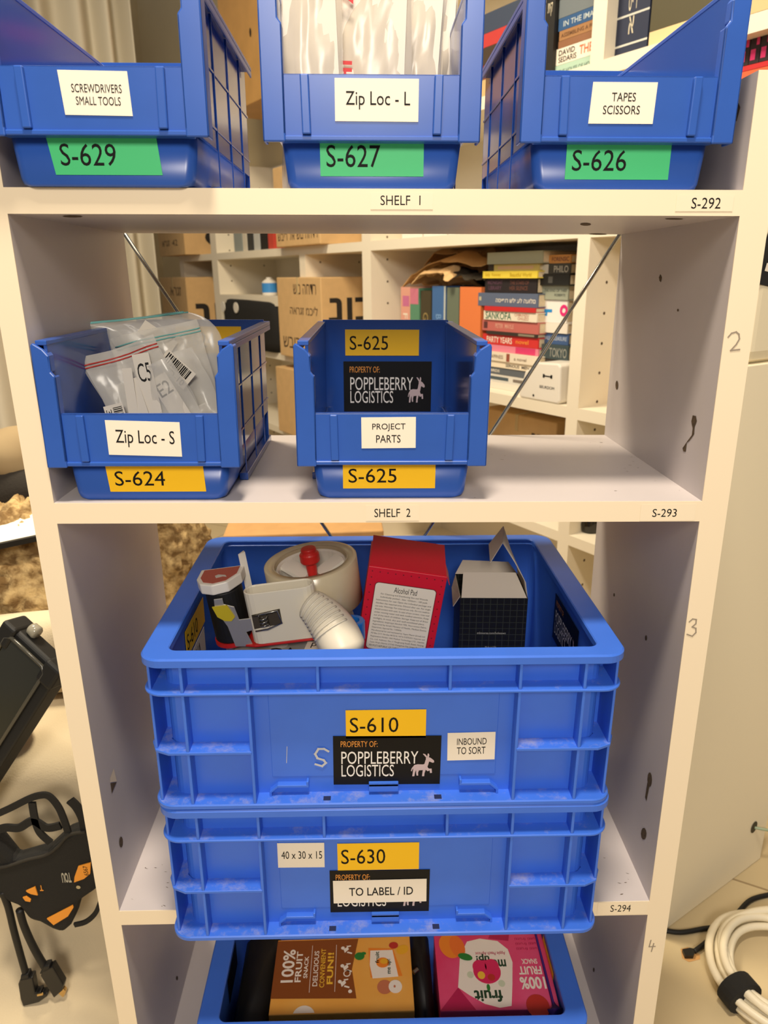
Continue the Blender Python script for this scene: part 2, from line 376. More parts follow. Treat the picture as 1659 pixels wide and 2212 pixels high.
# ------------------------------------------------------------------ stacking bins
def build_bin():
    parts = {}
    mb = MB()                                          # hollow lower tub with rounded corners
    def lp(i, z, r=0.007, ins=0.0): return rrect(-0.0640+i, 0.0640-i, 0.012+ins, 0.234-i*0.5, r, z)
    mb.loft([lp(.010,.004), lp(.0085,.0), lp(.005,.0015), lp(.0035,.005), lp(.0,.036), lp(.0025,.036,.008,.0025), lp(.006,.006,.008,.0035), lp(.008,.004,.008,.0045)][1:], True, True)
    parts['base_tub'] = mb
    mb = MB()                                          # tall walls
    for s in (-1, 1):
        a, b = sorted((s*0.0635, s*0.066))
        mb.box(a, b, 0.003, 0.2345, 0.032, 0.124)
        for y in (0.075, 0.135, 0.195):
            a, b = sorted((s*0.066, s*0.0670)); mb.box(a, b, y, y+0.0018, 0.006, 0.122)
        for z in (0.045, 0.083):
            a, b = sorted((s*0.066, s*0.0668)); mb.box(a, b, 0.012, 0.236, z, z+0.0020)
        a, b = sorted((s*0.061, s*0.0685)); mb.box(a, b, 0.070, 0.232, 0.0, 0.006)       # foot runner
    mb.box(-0.066, 0.066, 0.232, 0.2345, 0.0, 0.128)
    parts['wall'] = mb
    mb = MB()
    def rim(x0, x1, y0, y1): mb.box(x0, x1, y0, y1, 0.1225, 0.1262)
    for s in (-1, 1):
        a, b = sorted((s*0.0632, s*0.0716)); rim(a, b, 0.002, 0.2395)
        a, b = sorted((s*0.0702, s*0.0716)); mb.box(a, b, 0.004, 0.2395, 0.1175, 0.1225)
    mb.box(-0.0632, 0.0632, 0.2335, 0.2395, 0.1225, 0.1262)
    parts['rim'] = mb
    mb = MB()                                          # front lip panel with label guides
    mb.box(-0.062, 0.062, 0.003, 0.0055, 0.031, 0.0712)
    mb.box(-0.0635, 0.0635, 0.0015, 0.014, 0.0300, 0.0335)
    mb.box(-0.062, 0.062, 0.003, 0.0075, 0.0695, 0.0712)
    for s in (-1, 1):
        mb.prism([(s*0.0478, 0.034), (s*0.0418, 0.034), (s*0.0425, 0.0705), (s*0.0485, 0.0705)], 'y', -0.0002, 0.003)
    parts['front_panel'] = mb
    for s in (-1, 1):
        mb = MB()
        mb.prism([(s*x, z) for x, z in ((.0748,.0292),(.0595,.0292),(.0595,.1000),(.0620,.1030),(.0620,.1150),(.0660,.1200),(.0730,.1245),(.0748,.1225))], 'y', 0.0, 0.0032)
        mb.prism([(s*x, z) for x, z in ((.0615,.0335),(.0595,.0335),(.0595,.1000),(.0615,.1000))], 'y', 0.0, 0.010)
        mb.prism([(s*x, z) for x, z in ((.0640,.1010),(.0620,.1030),(.0620,.1150),(.0640,.1180))], 'y', 0.0, 0.010)
        mb.prism([(s*x, z) for x, z in ((.0748,.0292),(.0728,.0292),(.0728,.1235),(.0748,.1225))], 'y', 0.0, 0.0150)
        parts['flange%d' % s] = mb
    return parts
_bin_src = {}
def bin_box(loc, rot, label, sid):
    t = thing('stacking_bin', label, 'storage bin', loc, rot, 'blue stacking bins on the shelves')
    if not _bin_src:
        for k, mb in build_bin().items():
            nm = 'flange' if k.startswith('flange') else k
            _bin_src[k] = mb.build(nm, BINW if k == 'wall' else BIN, t, bevel=0.0011 if k != 'base_tub' else 0, smooth=(k == 'base_tub'))
    else:
        for k, o in _bin_src.items(): instance(o, 'flange' if k.startswith('flange') else k, t)
    return t
def sidlabel(par, tl, br, y, s, m, **k): return label_px(par, tl, br, y, ((s, .06, .24, .58, .78),), (m, INK), **k)
def binpos(cx, y, i): return (cx, y, shelf_z(i, cx)+0.0003)
R1, R2 = (0, 0.0123, 0), (0, 0.0144, 0)
b629 = bin_box(binpos(-0.1868, -0.016, 0), R1, 'blue stacking bin labelled screwdrivers small tools, at left end of top shelf', '629')
label_px(b629, (130,153), (288,249), -0.0132, (('SCREWDRIVERS',.13,.30,.87,.49), ('SMALL TOOLS',.18,.58,.84,.77)), label='white label reading SCREWDRIVERS SMALL TOOLS', skew=-0.0022, roll=0.012)
sidlabel(b629, (110,290), (352,377), -0.0042, 'S-629', GREEN, label='green label reading S-629', skew=-0.004)
b627 = bin_box(binpos(-0.0035, 0.0, 0), R1, 'blue stacking bin labelled S-627 holding milky bags, in middle of top shelf', '627')
label_px(b627, (722,170), (904,262), 0.0028, (('Zip Loc - L',.13,.30,.90,.72),), label='white label with large black lettering', roll=0.004)
sidlabel(b627, (690,293), (915,380), 0.0118, 'S-627', GREEN, label='green label reading S-627')
b626 = bin_box(binpos(0.1735, 0.0, 0), R1, 'blue stacking bin labelled tapes scissors, at right end of top shelf', '626')
label_px(b626, (1277,178), (1410,267), 0.0028, (('TAPES',.33,.25,.70,.46), ('SCISSORS',.21,.56,.78,.77)), label='white label reading TAPES SCISSORS', skew=0.0012)
sidlabel(b626, (1225,305), (1443,387), 0.0118, 'S-626', GREEN, label='green label reading S-626')
b624 = bin_box(binpos(-0.1850, -0.003, 1), R2, 'blue stacking bin labelled S-624 heaped with clear bags, at left of second shelf', '624')
label_px(b624, (228,911), (395,983), -0.0002, (('Zip Loc - S',.11,.26,.91,.76),), label='white label with large black lettering', roll=0.03, skew=-0.001)
sidlabel(b624, (232,1005), (446,1060), 0.0088, 'S-624', YELLOW, label='yellow label reading S-624', skew=-0.002)
sidlabel(b624, (378,706), (524,762), 0.228, 'S-624', YELLOW, label='yellow inside label reading S-624')
b625 = bin_box(binpos(0.0085, 0.0, 1), R2, 'empty blue stacking bin labelled project parts, in middle of second shelf', '625')
label_px(b625, (780,902), (898,967), 0.0028, (('PROJECT',.20,.20,.81,.45), ('PARTS',.27,.57,.72,.82)), label='white label reading PROJECT PARTS', roll=-0.008)
sidlabel(b625, (740,1000), (940,1053), 0.0118, 'S-625', YELLOW, label='yellow label reading S-625')
sidlabel(b625, (745,713), (905,767), 0.231, 'S-625', YELLOW, label='yellow inside label reading S-625')
label_px(b625, (741,782), (931,887), 0.231, PROP, PROPM, (.73,.31,.93,.82), label='black property label with donkey emblem')

# ------------------------------------------------------------------ crates
CH = 0.1470
def build_crate(parent):
    A = 0.200; RC = 0.0155; D = 0.288
    out = []
    mb = MB()                                          # hollow shell
    def lp(i, z, r): return rrect(-A+RC+i, A-RC-i, RC+i, D-RC-i, r, z)
    mb.loft([lp(0,.001,.012), lp(0,.1425,.012), lp(.003,.1425,.010), lp(.003,.004,.010)], True, True)
    out.append(mb.build('shell', CRATE, parent, bevel=0.0008))
    mb = MB()                                          # top rim
    def q(i, z, r): return rrect(-A+i, A-i, i, D-i, r, z, 8)
    def qi(i, z, r): return rrect(-A+.0215+i, A-.0215-i, .0160+i, D-.0160-i, r, z, 8)
    mb.loft([q(.0012,.1385,.017), q(.0,.1395,.018), q(.0,.1455,.018), q(.0014,.147,.017), qi(-.001,.147,.009), qi(0,.146,.008), qi(0,.1405,.008), q(.003,.1405,.015), q(.003,.1385,.015)], False, False, True)
    out.append(mb.build('rim', CRATE, parent, smooth=False))
    mb = MB()                                          # bottom lip
    mb.loft([q(.002,.0,.016), q(.0,.0012,.018), q(.0,.0042,.018), q(.001,.0052,.017), q(RC+.0005,.0052,.012), q(RC+.0005,.0,.012)], False, False, True)
    out.append(mb.build('bottom_lip', CRATED, parent))
    mb = MB()                                          # ribs and ledges
    def ledge(z, f0=None, f1=None):
        t = 0.0028
        if f0 is None: mb.loft([q(.0006,z,.0175), q(.0,z+t/2,.018), q(.0006,z+t,.0175), q(RC+.0005,z+t,.012), q(RC+.0005,z,.012)], False, False, True)
        else:
            mb.box(f0, f1, 0.0006, RC+.001, z, z+t); mb.box(f0, f1, D-RC-.001, D-.0006, z, z+t)
    ledge(.1125)
    # mid ledge only outside the plain middle panel: corner pieces
    t = 0.0028; z = 0.0555
    for s in (-1, 1):
        P = [(s*0.112, 0.0006), (s*0.112, RC+.001), (s*(A-RC-.006), RC+.001), (s*(A-RC-.001), RC+.006), (s*(A-RC-.001), D-RC-.006), (s*(A-RC-.006), D-RC-.001), (s*0.112, D-RC-.001), (s*0.112, D-.0006), (s*(A-.018), D-.0006), (s*(A-.006), D-.006), (s*(A-.0006), D-.018), (s*(A-.0006), .018), (s*(A-.006), .006), (s*(A-.018), .0006)]
        if s > 0: P = P[::-1]
        mb.prism(P, 'z', z, z+t)
    W = 0.0026
    for x in (-.1655, -.112, .112, .1655):
        for y0, y1 in ((0.0012, RC+.001), (D-RC-.001, D-.0012)): mb.box(x-W/2, x+W/2, y0, y1, .004, .139)
    for x in (-.0545, .0540):
        for y0, y1 in ((0.0012, RC+.001), (D-RC-.001, D-.0012)): mb.box(x-W/2, x+W/2, y0, y1, .114, .139)
    for y in (0.040, 0.100, 0.188, 0.248):
        for s in (-1, 1):
            a, b = sorted((s*(A-.0012), s*(A-RC-.001))); mb.box(a, b, y-W/2, y+W/2, .004, .139)
    for s in (-1, 1):
        a, b = sorted((s*.1922, s*.1944))
        mb.box(a, b, .0075, .042, .004, .139); mb.box(a, b, D-.042, D-.0075, .004, .139)
    out.append(mb.build('rib_grid', CRATED, parent, bevel=0.0006))
    mb = MB()                                          # small moulded latch tabs low on the plain middle panel
    y0, y1 = 0.0100, RC+.001
    mb.box(-.0135, .0125, y0, y1, .014, .0165); mb.box(-.0135, .0125, y0, y0+.0015, .0085, .0165)
    out.append(mb.build('latch_tab', CRATE, parent, bevel=0.0004))
    for s in (-1, 1):
        mb = MB()
        a, b = sorted((s*.066, s*.0935)); mb.box(a, b, y0, y1, .014, .0165)
        mb.prism([(s*.093, .0165), (s*.093, .014), (s*.0985, .009), (s*.0985, .0052), (s*.1005, .0052), (s*.1005, .0100)], 'y', y0, y1)
        a, b = sorted((s*.066, s*.068)); mb.box(a, b, y0, y1, .0160, .0200)
        out.append(mb.build('latch_bracket', CRATE, parent, bevel=0.0004))
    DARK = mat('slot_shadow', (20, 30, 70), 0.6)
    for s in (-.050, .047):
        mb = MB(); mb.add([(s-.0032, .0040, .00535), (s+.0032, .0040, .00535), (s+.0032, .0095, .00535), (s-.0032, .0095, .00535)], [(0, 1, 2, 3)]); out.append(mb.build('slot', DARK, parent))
    # raised plain field on the middle panel
    mb = MB(); mb.box(-.098, .098, RC-.0006, RC+.001, .022, .108); out.append(mb.build('middle_panel', CRATE, parent, bevel=0.0005))
    return out
_cr = []
def crate(loc, rot, label):
    t = thing('storage_crate', label, 'crate', loc, rot, 'blue ribbed plastic crates')
    if not _cr: _cr.extend(build_crate(t))
    else:
        for o in _cr: instance(o, o.name.split('.')[0], t)
    return t
C_Y = -0.036
c630 = crate((-0.001, C_Y, shelf_z(2, 0)+0.0004), (0, 0.0092, 0), 'blue plastic crate labelled S-630, beneath the open one on third shelf')
c610 = crate((-0.001, C_Y, shelf_z(2, 0)+0.0004+CH+0.0006), (0, 0.0115, 0), 'open blue plastic crate labelled S-610 holding a tape gun and two boxes')
clow = crate((0.004, -0.0270, shelf_z(3, 0)+0.0004), (0, 0.0092, 0), 'open blue crate at bottom of the unit holding fruit snack boxes')
yl = C_Y+0.0145
label_px(c610, (746,1535), (920,1592), yl, (('S-610',.05,.26,.655,.79),), (YELLOW, INK), label='yellow label reading S-610')
label_px(c610, (718,1592), (951,1691), yl, PROP, PROPM, (.72,.36,.945,.83), label='black property label with donkey emblem', roll=0.008)
label_px(c610, (967,1583), (1068,1640), yl, (('INBOUND',.20,.20,.82,.44), ('TO SORT',.20,.52,.80,.78)), label='white label reading INBOUND TO SORT', roll=-0.015)
label_px(c630, (598,1822), (702,1872), yl, (('40 x 30 x 15',.08,.33,.95,.64),), label='white label reading 40 x 30 x 15', roll=0.01)
label_px(c630, (728,1823), (905,1876), yl, (('S-630',.045,.22,.585,.76),), (YELLOW, INK), label='yellow label reading S-630')
label_px(c630, (711,1882), (927,1966), yl, (('PROPERTY OF:', .06, .09, .40, .22, 3), ('POPPLEBERRY', .075, .31, .79, .57, 1), ('LOGISTICS', .075, .60, .565, .86, 1)), PROPM, (.72,.38,.945,.86), label='black property label half covered by a white one', roll=0.006)
label_px(c630, (719,1903), (921,1946), yl-0.0007, (('TO LABEL / ID',.17,.32,.855,.68,1,.006),), label='white label reading TO LABEL / ID', roll=-0.006)
mb = MB(); pts = [(709,1622),(700,1617),(688,1617),(681,1628),(686,1637),(699,1641),(704,1647),(696,1654),(682,1650)]
P = [(lambda q: (q.x, q.z))(mw(c610).inverted() @ at(*p, y=yl)) for p in pts]
stroke(mb, P, 0.0020, 0.0140, 0); o = mb.build('scratched_letter', mat('scratch', (190, 192, 196), 0.7), c610); o['label'] = 'scratched letter S'
mb = MB(); P = [(lambda q: (q.x, q.z))(mw(c610).inverted() @ at(*p, y=yl)) for p in ((620,1613),(619,1648))]
stroke(mb, P, 0.0005, 0.0146, 0); mb.build('scratch_mark', mat('scratch', (190, 192, 196), 0.7), c610)
# labels on the inner side walls
def sidewall_label(par, xw, pts, side, mats, texts, donk=None, label=None):
    # pts: TL and BR pixel on the wall plane x=xw
    a = at(*pts[0], x=xw); b = at(*pts[1], x=xw)
    o = label_geo(abs(b.y-a.y), abs(a.z-b.z), texts, donk, 'label', mats, par, 0, label)
    o.location = mw(par).inverted() @ ((a+b)/2); o.rotation_euler = (0, 0, PI/2 if side == 'l' else -PI/2)
    return o
yz = lambda par, x, y, z: mw(par) @ Vector((x, y, z))
def wall_label(par, side, y0, y1, z0, z1, mats, texts, donk=None, label=None):
    o = label_geo(y1-y0, z1-z0, texts, donk, 'label', mats, par, 0, label)
    s = -1 if side == 'l' else 1
    o.location = (s*0.1808, (y0+y1)/2, (z0+z1)/2); o.rotation_euler = (0, 0, PI/2 if side == 'l' else -PI/2)
    return o
wall_label(c610, 'l', 0.080, 0.156, 0.103, 0.130, (YELLOW, INK), (('S-610',.05,.22,.60,.80),), label='yellow inside label reading S-610')
wall_label(c610, 'l', 0.085, 0.150, 0.074, 0.100, (PAPER, INK), (('WA',.3,.2,.7,.8),), label='white inside label')
wall_label(c610, 'r', 0.078, 0.163, 0.078, 0.128, PROPM, PROP, (.73,.31,.93,.82), label='black inside property label')
wall_label(clow, 'r', 0.075, 0.125, 0.105, 0.130, (YELLOW, INK), (), label='yellow inside label')
wall_label(clow, 'l', 0.075, 0.125, 0.095, 0.130, (BLACKL, WHITEINK), (), label='black inside label')
# ------------------------------------------------------------------ bags in the bins
def bag(name, label, cat, loc, rot, w, h, bulge, seed, m, group=None, zipc=None, droop=0.0, ink=None, nu=16, nv=20, wr=0.0022):
    t = thing(name, label, cat, loc, rot, group)
    mb = MB(); sd = Vector((seed*3.7, seed*1.3, 0))
    def sheet(sg):
        def fn(a, b):
            e = (math.sin(PI*min(max(a, 0), 1))**0.5)*(math.sin(PI*min(b*1.02, 1))**0.45 if b < .98 else 0)
            p = Vector((a*7, b*6, sg*2))+sd
            y = sg*bulge*max(e, 0) + wr*noise.noise(p)*(0.4+e) + wr*0.9*abs(noise.noise(p*2.3+Vector((0, b*3, 0))))*(0.3+e)
            x = (a-.5)*w*(1-0.05*math.sin(PI*b)) + 0.003*noise.noise(p*.6)
            z = b*h; 
            if droop and b > .55: k = (b-.55)/.45; x -= droop*k*k*w*.6; z -= droop*k*k*h*0.30; y += 0.012*k*math.sin(a*5+seed)
            return (x, y, z)
        return fn
    mb.grid(sheet(-1), nu, nv); mb.grid(sheet(1), nu, nv)
    mb.build('film', m, t, smooth=True)
    if zipc:
        mb = MB(); f = sheet(-1)
        for b in (0.90, 0.925):
            mb.tube([Vector(f(i/14, b))+Vector((0, -0.0006, 0)) for i in range(15)], 0.0006, 5)
        mb.build('zip_strip', zipc, t, smooth=True)
    return t
ZB = mat('zip_teal', (120, 190, 186), 0.4); ZR = mat('zip_red', (200, 60, 50), 0.4)
REDINK = mat('red_print', (196, 40, 44), 0.6)
zl = shelf_z(0, 0)+0.0045
CARDW = mat('white_card', (222, 214, 200), 0.7)
bags = [(-0.0445, 0.070, 0.050, 'milky zip bag at left end of the S-627 bin', -0.03, 0.0), (-0.006, 0.085, 0.058, 'zip bag with red print standing in middle of the S-627 bin', 0.045, 0.0),
        (0.022, 0.110, 0.048, 'milky zip bag leaning behind the red-printed one', 0.08, 0.0), (0.041, 0.140, 0.040, 'milky zip bag at right end of the S-627 bin', 0.06, 0.0)]
for i, (x, y, ww, lb, rr, dr) in enumerate(bags):
    b = bag('zip_bag', lb, 'plastic bag', (x, y-.03, zl+.001), (-0.05, rr, 0.05*(i-1.5)), ww, 0.155, 0.0075, i+1, FILMW, 'large zip bags in the S-627 bin')
    if i == 1:
        mb = MB(); mb.text('HI', -.024, -.014, .068, .084, -.0104, 0, .02, 90); mb.text('AA', -.024, -.014, .120, .150, -.0104, 0, .02, 90); mb.build('red_print', REDINK, b)
    mb = MB()                                           # the stack of folded bags inside
    for k in range(4): mb.box(-ww*.42, ww*.42, -.0045+.0024*k, -.0030+.0024*k, .006, .150-.003*k)
    mb.build('folded_stack', CARDW, b)
# small zip bags with card tags in the S-624 bin
bz = shelf_z(1, -.18)+0.005
def tagcard(par, x, z, w_, h_, roll, texts, nm='tag', y=-0.011, bars=None):
    y -= 0.0035 if y < -.005 else 0.006
    mb = MB(); mb.box(-w_/2, w_/2, 0, .0003, -h_/2, h_/2, 0)
    if bars:
        random.seed(bars); xx = -w_*.42
        while xx < w_*.40:
            q = random.uniform(.0004, .0014); mb.box(xx, min(xx+q, w_*.42), -.0002, 0, -h_*.05, h_*.42, 1); xx += q+random.uniform(.0004, .0010)
        for t_ in texts: mb.text(t_, -w_*.40, w_*.40, -h_*.42, -h_*.14, -.0002, 1)
    else:
        for k, t_ in enumerate(texts): mb.text(t_, -w_*.38, w_*.38, h_*(.08-.3*k), h_*(.36-.3*k), -.0002, 1)
    o = mb.build(nm, [CARDW, INK], par); o.location = (x, y, z); o.rotation_euler = (0, roll, 0); return o
sg = 'small zip bags in the S-624 bin'
random.seed(9)
S_B = [(-0.184, 0.135, .105, .172, (-.10, -.10, .12), 'large clear zip bag with teal zip flopping over the left of the bin', ZB, .75),
       (-0.186, 0.066, .066, .118, (-.16, -.26, .15), 'clear bag with red zip and black barcode at left of the heap', ZR, .1),
       (-0.166, 0.058, .066, .100, (-.22, -.38, .05), 'flat clear zip bag with white card at front middle of the heap', None, .1),
       (-0.148, 0.078, .064, .108, (-.18, -.42, -.05), 'clear zip bag with barcode card near the yellow inside label', None, .1),
       (-0.142, 0.050, .058, .066, (-.30, -.60, -.10), 'crumpled empty bag slumped at right front of the heap', None, .2),
       (-0.172, 0.115, .076, .128, (-.10, -.22, .0), 'clear zip bag standing at the back of the heap', ZB, .1)]
SB = []
for i, (x, y, ww, hh, rr, lb, zc, dr) in enumerate(S_B):
    SB.append(bag('small_zip_bag', lb, 'plastic bag', (x, y, bz+.002), rr, ww, hh, .008, 11+i, FILM, sg, zc, dr, wr=.0035))
tagcard(SB[1], -.022, .052, .034, .016, PI/2+.05, ('3XZ-1',), bars=3, y=-.012)
tagcard(SB[3], .012, .090, .032, .018, 1.15, ('ZFD-10',), bars=5, y=-.012)
tagcard(SB[0], -.006, .112, .034, .013, .75, (), 'tag', -.011)
tagcard(SB[2], -.012, .068, .010, .050, .10, (), 'card', -.002); tagcard(SB[2], .014, .066, .016, .042, -.15, ('E2',), 'card', .001)
tagcard(SB[1], .010, .075, .014, .056, .12, ('C5',), 'card', -.003); tagcard(SB[1], -.006, .070, .008, .050, .20, (), 'card', -.004); tagcard(SB[3], -.014, .070, .014, .055, .25, (), 'card', .002)
tagcard(SB[5], .0, .05, .05, .08, 0, (), 'card', .0); tagcard(SB[4], .0, .03, .04, .04, .3, (), 'card', .002)

# ------------------------------------------------------------------ contents of the S-610 crate
cf = c610.location.z + 0.0045
lump = bag('clear_bag_of_parts', 'bulky clear plastic bag with black lettering lying under the tape gun', 'plastic bag', (-0.090, 0.112, cf+.041), (-PI/2, 0, 0.06), .165, .150, .050, 31, FILM, None, None, 0, wr=.006)
lump.location = (-0.088, 0.036, cf+.0530); lump.rotation_euler = (-PI/2, 0, 0.0)
lump.rotation_euler = (PI/2*-1, 0, 0)
mb = MB(); mb.box(-.060, .060, -.042, .042, .020, .135); mb.build('bag_contents', mat('grey_filler', (196, 192, 184), .6, noise_amt=.3), lump, bevel=.012, seg=3)
# sheet label lying on the bag
o = label_geo(.050, .026, (('S-99',.1,.08,.60,.45), ('Wall Ad',.1,.52,.9,.92)), name='label', parent=lump, label='white label reading S-99 Wall Ad'); o.location = (.040, -.0505, .014); o.rotation_euler = (PI, 0.2, 0)
o.rotation_euler = (0, PI+.15, 0)
mb = MB(); mb.text('VC', -.012, .012, -.008, .008, -.0003, 0, .02); o = mb.build('lettering', INK, lump); o.location = (-.004, -.051, .010); o.rotation_euler = (0, PI, 0)

# tape gun: local axes, z = axis of the tape roll
TG = thing('tape_gun', 'white packing tape gun with red knob and clear tape roll lying in the upper crate', 'tape dispenser', (-0.0650, 0.128, -0.150), (0.05, -0.115, 0.0))
TAPE = mat('clear_tape_roll', (206, 192, 160), 0.22, spec=.6, noise_amt=.05, noise_scale=60); COREM = mat('tape_core', (196, 180, 150), .7)
mb = MB(); mb.lathe([(.0455, 0), (.0470, .0008), (.0470, .0472), (.0455, .048), (.0385, .048), (.0385, 0)], 56, closed=True); mb.build('tape_roll', TAPE, TG, smooth=True).data
o = COL.objects[-1]
mb = MB(); mb.lathe([(.0385, .0005), (.0385, .0465), (.0368, .0465), (.0368, .0005)], 48, closed=True); mb.build('cardboard_core', COREM, TG)
mb = MB(); mb.lathe([(.0358, .004), (.0362, .042), (.0345, .044), (.0335, .042), (.0335, .006), (.010, .006), (.010, .004)], 40, closed=True)
for k in range(3):
    a = k*2*PI/3+.5; mb.T = Matrix.Rotation(a, 4, 'Z'); mb.prism([(.006, .026), (.034, .038), (.034, .041), (.006, .031)], 'y', -.010, .010); mb.T = None
mb.lathe([(.010, .006), (.011, .030), (.007, .031), (.007, .006)], 20, closed=True)
mb.build('hub', WHITEP, TG)
mb = MB(); mb.lathe([(.0045, .028), (.0055, .040), (.0055, .044), (.0095, .046), (.0100, .0475), (.0100, .0545), (.0090, .056), (.0078, .0565), (.0078, .0600), (.0070, .0612), (.0005, .0615)], 28); mb.build('red_knob', RED, TG, smooth=False, bevel=.0006)
# arm plate beneath and flattened handle bracket
IV = IVORY
mb = MB(); mb.prism([(-.092, -.052), (-.086, -.0585), (-.056, -.0705), (.002, -.0705), (.008, -.020), (.008, .0), (.002, .016), (-.016, .018), (-.06, -.010), (-.090, -.036)], 'z', -.0035, -.0012); o = mb.build('side_plate', RED, TG, bevel=.0005); o['label'] = 'red side plate'
mb = MB()
def stad(x0, x1, y0, y1, z, n=8):
    r = (y1-y0)/2; cy = (y0+y1)/2; P = []
    for k in range(n+1): a = -PI/2+PI*k/n; P.append((x1-r+r*math.cos(a), cy+r*math.sin(a), z))
    for k in range(n+1): a = PI/2+PI*k/n; P.append((x0+r+r*math.cos(a), cy+r*math.sin(a), z))
    return P
mb.loft([stad(-.058, .008, -.070, -.050, -.001), stad(-.058, .008, -.070, -.050, .052), stad(-.0568, .0068, -.0688, -.0512, .0525), stad(-.0562, .0062, -.0682, -.0518, .051), stad(-.0562, .0062, -.0682, -.0518, .004)], True, True)
mb.build('bracket', IV, TG, smooth=False, bevel=.0004)
DK = mat('bracket_window', (60, 52, 40), .7)
mb = MB(); mb.add([(-.053, -.0702, .016), (-.026, -.0702, .018), (-.026, -.0702, .034), (-.053, -.0702, .031)], [(0, 1, 2, 3)]); mb.build('window', DK, TG)
# ribbed pistol grip, leaning towards the viewer
mb = MB(); P0, P1, P2, P3 = Vector((.002, -.066, .032)), Vector((.017, -.077, .024)), Vector((.026, -.090, .010)), Vector((.029, -.096, -.001))
pts = []; rad = []
for k in range(25):
    t = k/24; p = P0*(1-t)**3+P1*3*t*(1-t)**2+P2*3*t*t*(1-t)+P3*t**3; pts.append(p); rad.append(.0150+.0022*math.sin(t*PI*1.0)+(.0055*t))
pts += [P3+(P3-P2).normalized()*.006, P3+(P3-P2).normalized()*.010]; rad += [.0175, .009]
mb.tube(pts, rad, 20); mb.build('grip', IV, TG, smooth=True)
for k in range(8):
    t = .06+.078*k; p = P0*(1-t)**3+P1*3*t*(1-t)**2+P2*3*t*t*(1-t)+P3*t**3
    t2 = t+.02; p2 = P0*(1-t2)**3+P1*3*t2*(1-t2)**2+P2*3*t2*t2*(1-t2)+P3*t2**3
    d = (p2-p).normalized(); v_ = Vector((-.25, -.72, .65)); ax = (v_-d*v_.dot(d)).normalized(); bx = d.cross(ax)
    r = .0153+.0022*math.sin(t*PI)+.0055*t
    mb = MB(); mb.tube([p+(ax*math.cos(a)+bx*math.sin(a))*r for a in [-1.0+2.0*j/12 for j in range(13)]], .0010, 6); mb.build('grip_rib', IV, TG, smooth=True)
# roller, cap, blade, spring
RXo, RYo = -.0795, -.046
mb = MB(); mb.lathe([(.0165, -.001), (.0175, .001), (.0175, .052), (.0165, .053), (.013, .053), (.012, .051), (.0005, .051)], 32, (RXo, RYo, 0)); mb.build('roller', BLACKR, TG, smooth=False, bevel=.0005)
mb = MB(); mb.lathe([(.0185, -.0045), (.0185, -.0005), (.004, -.0005)], 28, (RXo, RYo, 0)); o = mb.build('roller_flange', RED, TG); o['label'] = 'red roller flange'
cap = [(-.1010, -.030), (-.1015, -.050), (-.0960, -.062), (-.0840, -.068), (-.0700, -.064), (-.0600, -.048), (-.0590, -.030)]
mb = MB(); mb.prism(cap, 'z', .0545, .0650); mb.build('end_cap', WHITEP, TG, bevel=.0012)
mb = MB(); mb.prism([(-.080+(x+.080)*.82, -.047+(y+.047)*.82) for x, y in cap], 'z', .0651, .0654); o = mb.build('sticker', mat('red_sticker', (176, 84, 70), .5), TG); o['label'] = 'dull red sticker'
mb = MB(); mb.prism([(-.084, -.049), (-.081, -.047), (-.074, -.050), (-.072, -.054), (-.076, -.052), (-.082, -.054)], 'z', .0655, .0657); mb.build('emblem', mat('silver_print', (200, 196, 186), .4), TG)
mb = MB(); mb.prism([(-.062, -.034), (-.056, -.030), (-.058, -.026)], 'z', .020, .078); mb.build('cutter_guard', WHITEP, TG)
mb = MB()
mb.prism([(-.085, .050), (-.077, .050), (-.077, .044), (-.068, .040), (-.066, .026), (-.052, .026), (-.052, .014), (-.062, .012), (-.058, -.004), (-.075, -.002), (-.078, .020), (-.086, .040)], 'y', -.0668, -.0655)
mb.build('blade', mat('blade_steel', (206, 202, 192), .4, metal=0.7), TG, bevel=.0003)
mb = MB(); mb.prism([(-.088, .043), (-.074, .043), (-.069, .030), (-.073, .026), (-.079, .027), (-.085, .032)], 'y', -.0680, -.0668); o = mb.build('blade_cover', mat('yellow_film', (196, 176, 40), .3), TG); o['label'] = 'yellow plastic blade cover'
mb = MB(); pts = [(-.042+.0042*math.cos(k*.9), -.0735+.0042*math.sin(k*.9), .019+.0011*k*.9/2) for k in range(26)]; mb.tube(pts, .0006, 6); mb.build('spring', STEEL, TG, smooth=True)
mb = MB(); mb.tube([(-.052, -.071, .030), (-.040, -.0745, .033), (-.028, -.0735, .034), (-.026, -.072, .020), (-.040, -.0745, .0165), (-.052, -.071, .014)], .0008, 6); mb.build('spring_clip', STEEL, TG, smooth=True)
mb = MB(); mb.lathe([(.0110, 0), (.0120, .001), (.0120, .019), (.0110, .020), (.007, .020), (.007, 0)], 28, closed=True)
o = mb.build('tape_reel', mat('blue_tape', (30, 110, 200), .25, spec=.6), None, smooth=False); o.location = (-.012, .105, cf+.0005); o.rotation_euler = (0, 0, 0)
tag(o, 'small blue tape reel standing behind the tape gun grip', 'tape')
o.location = (-.028, .070, -.1625)

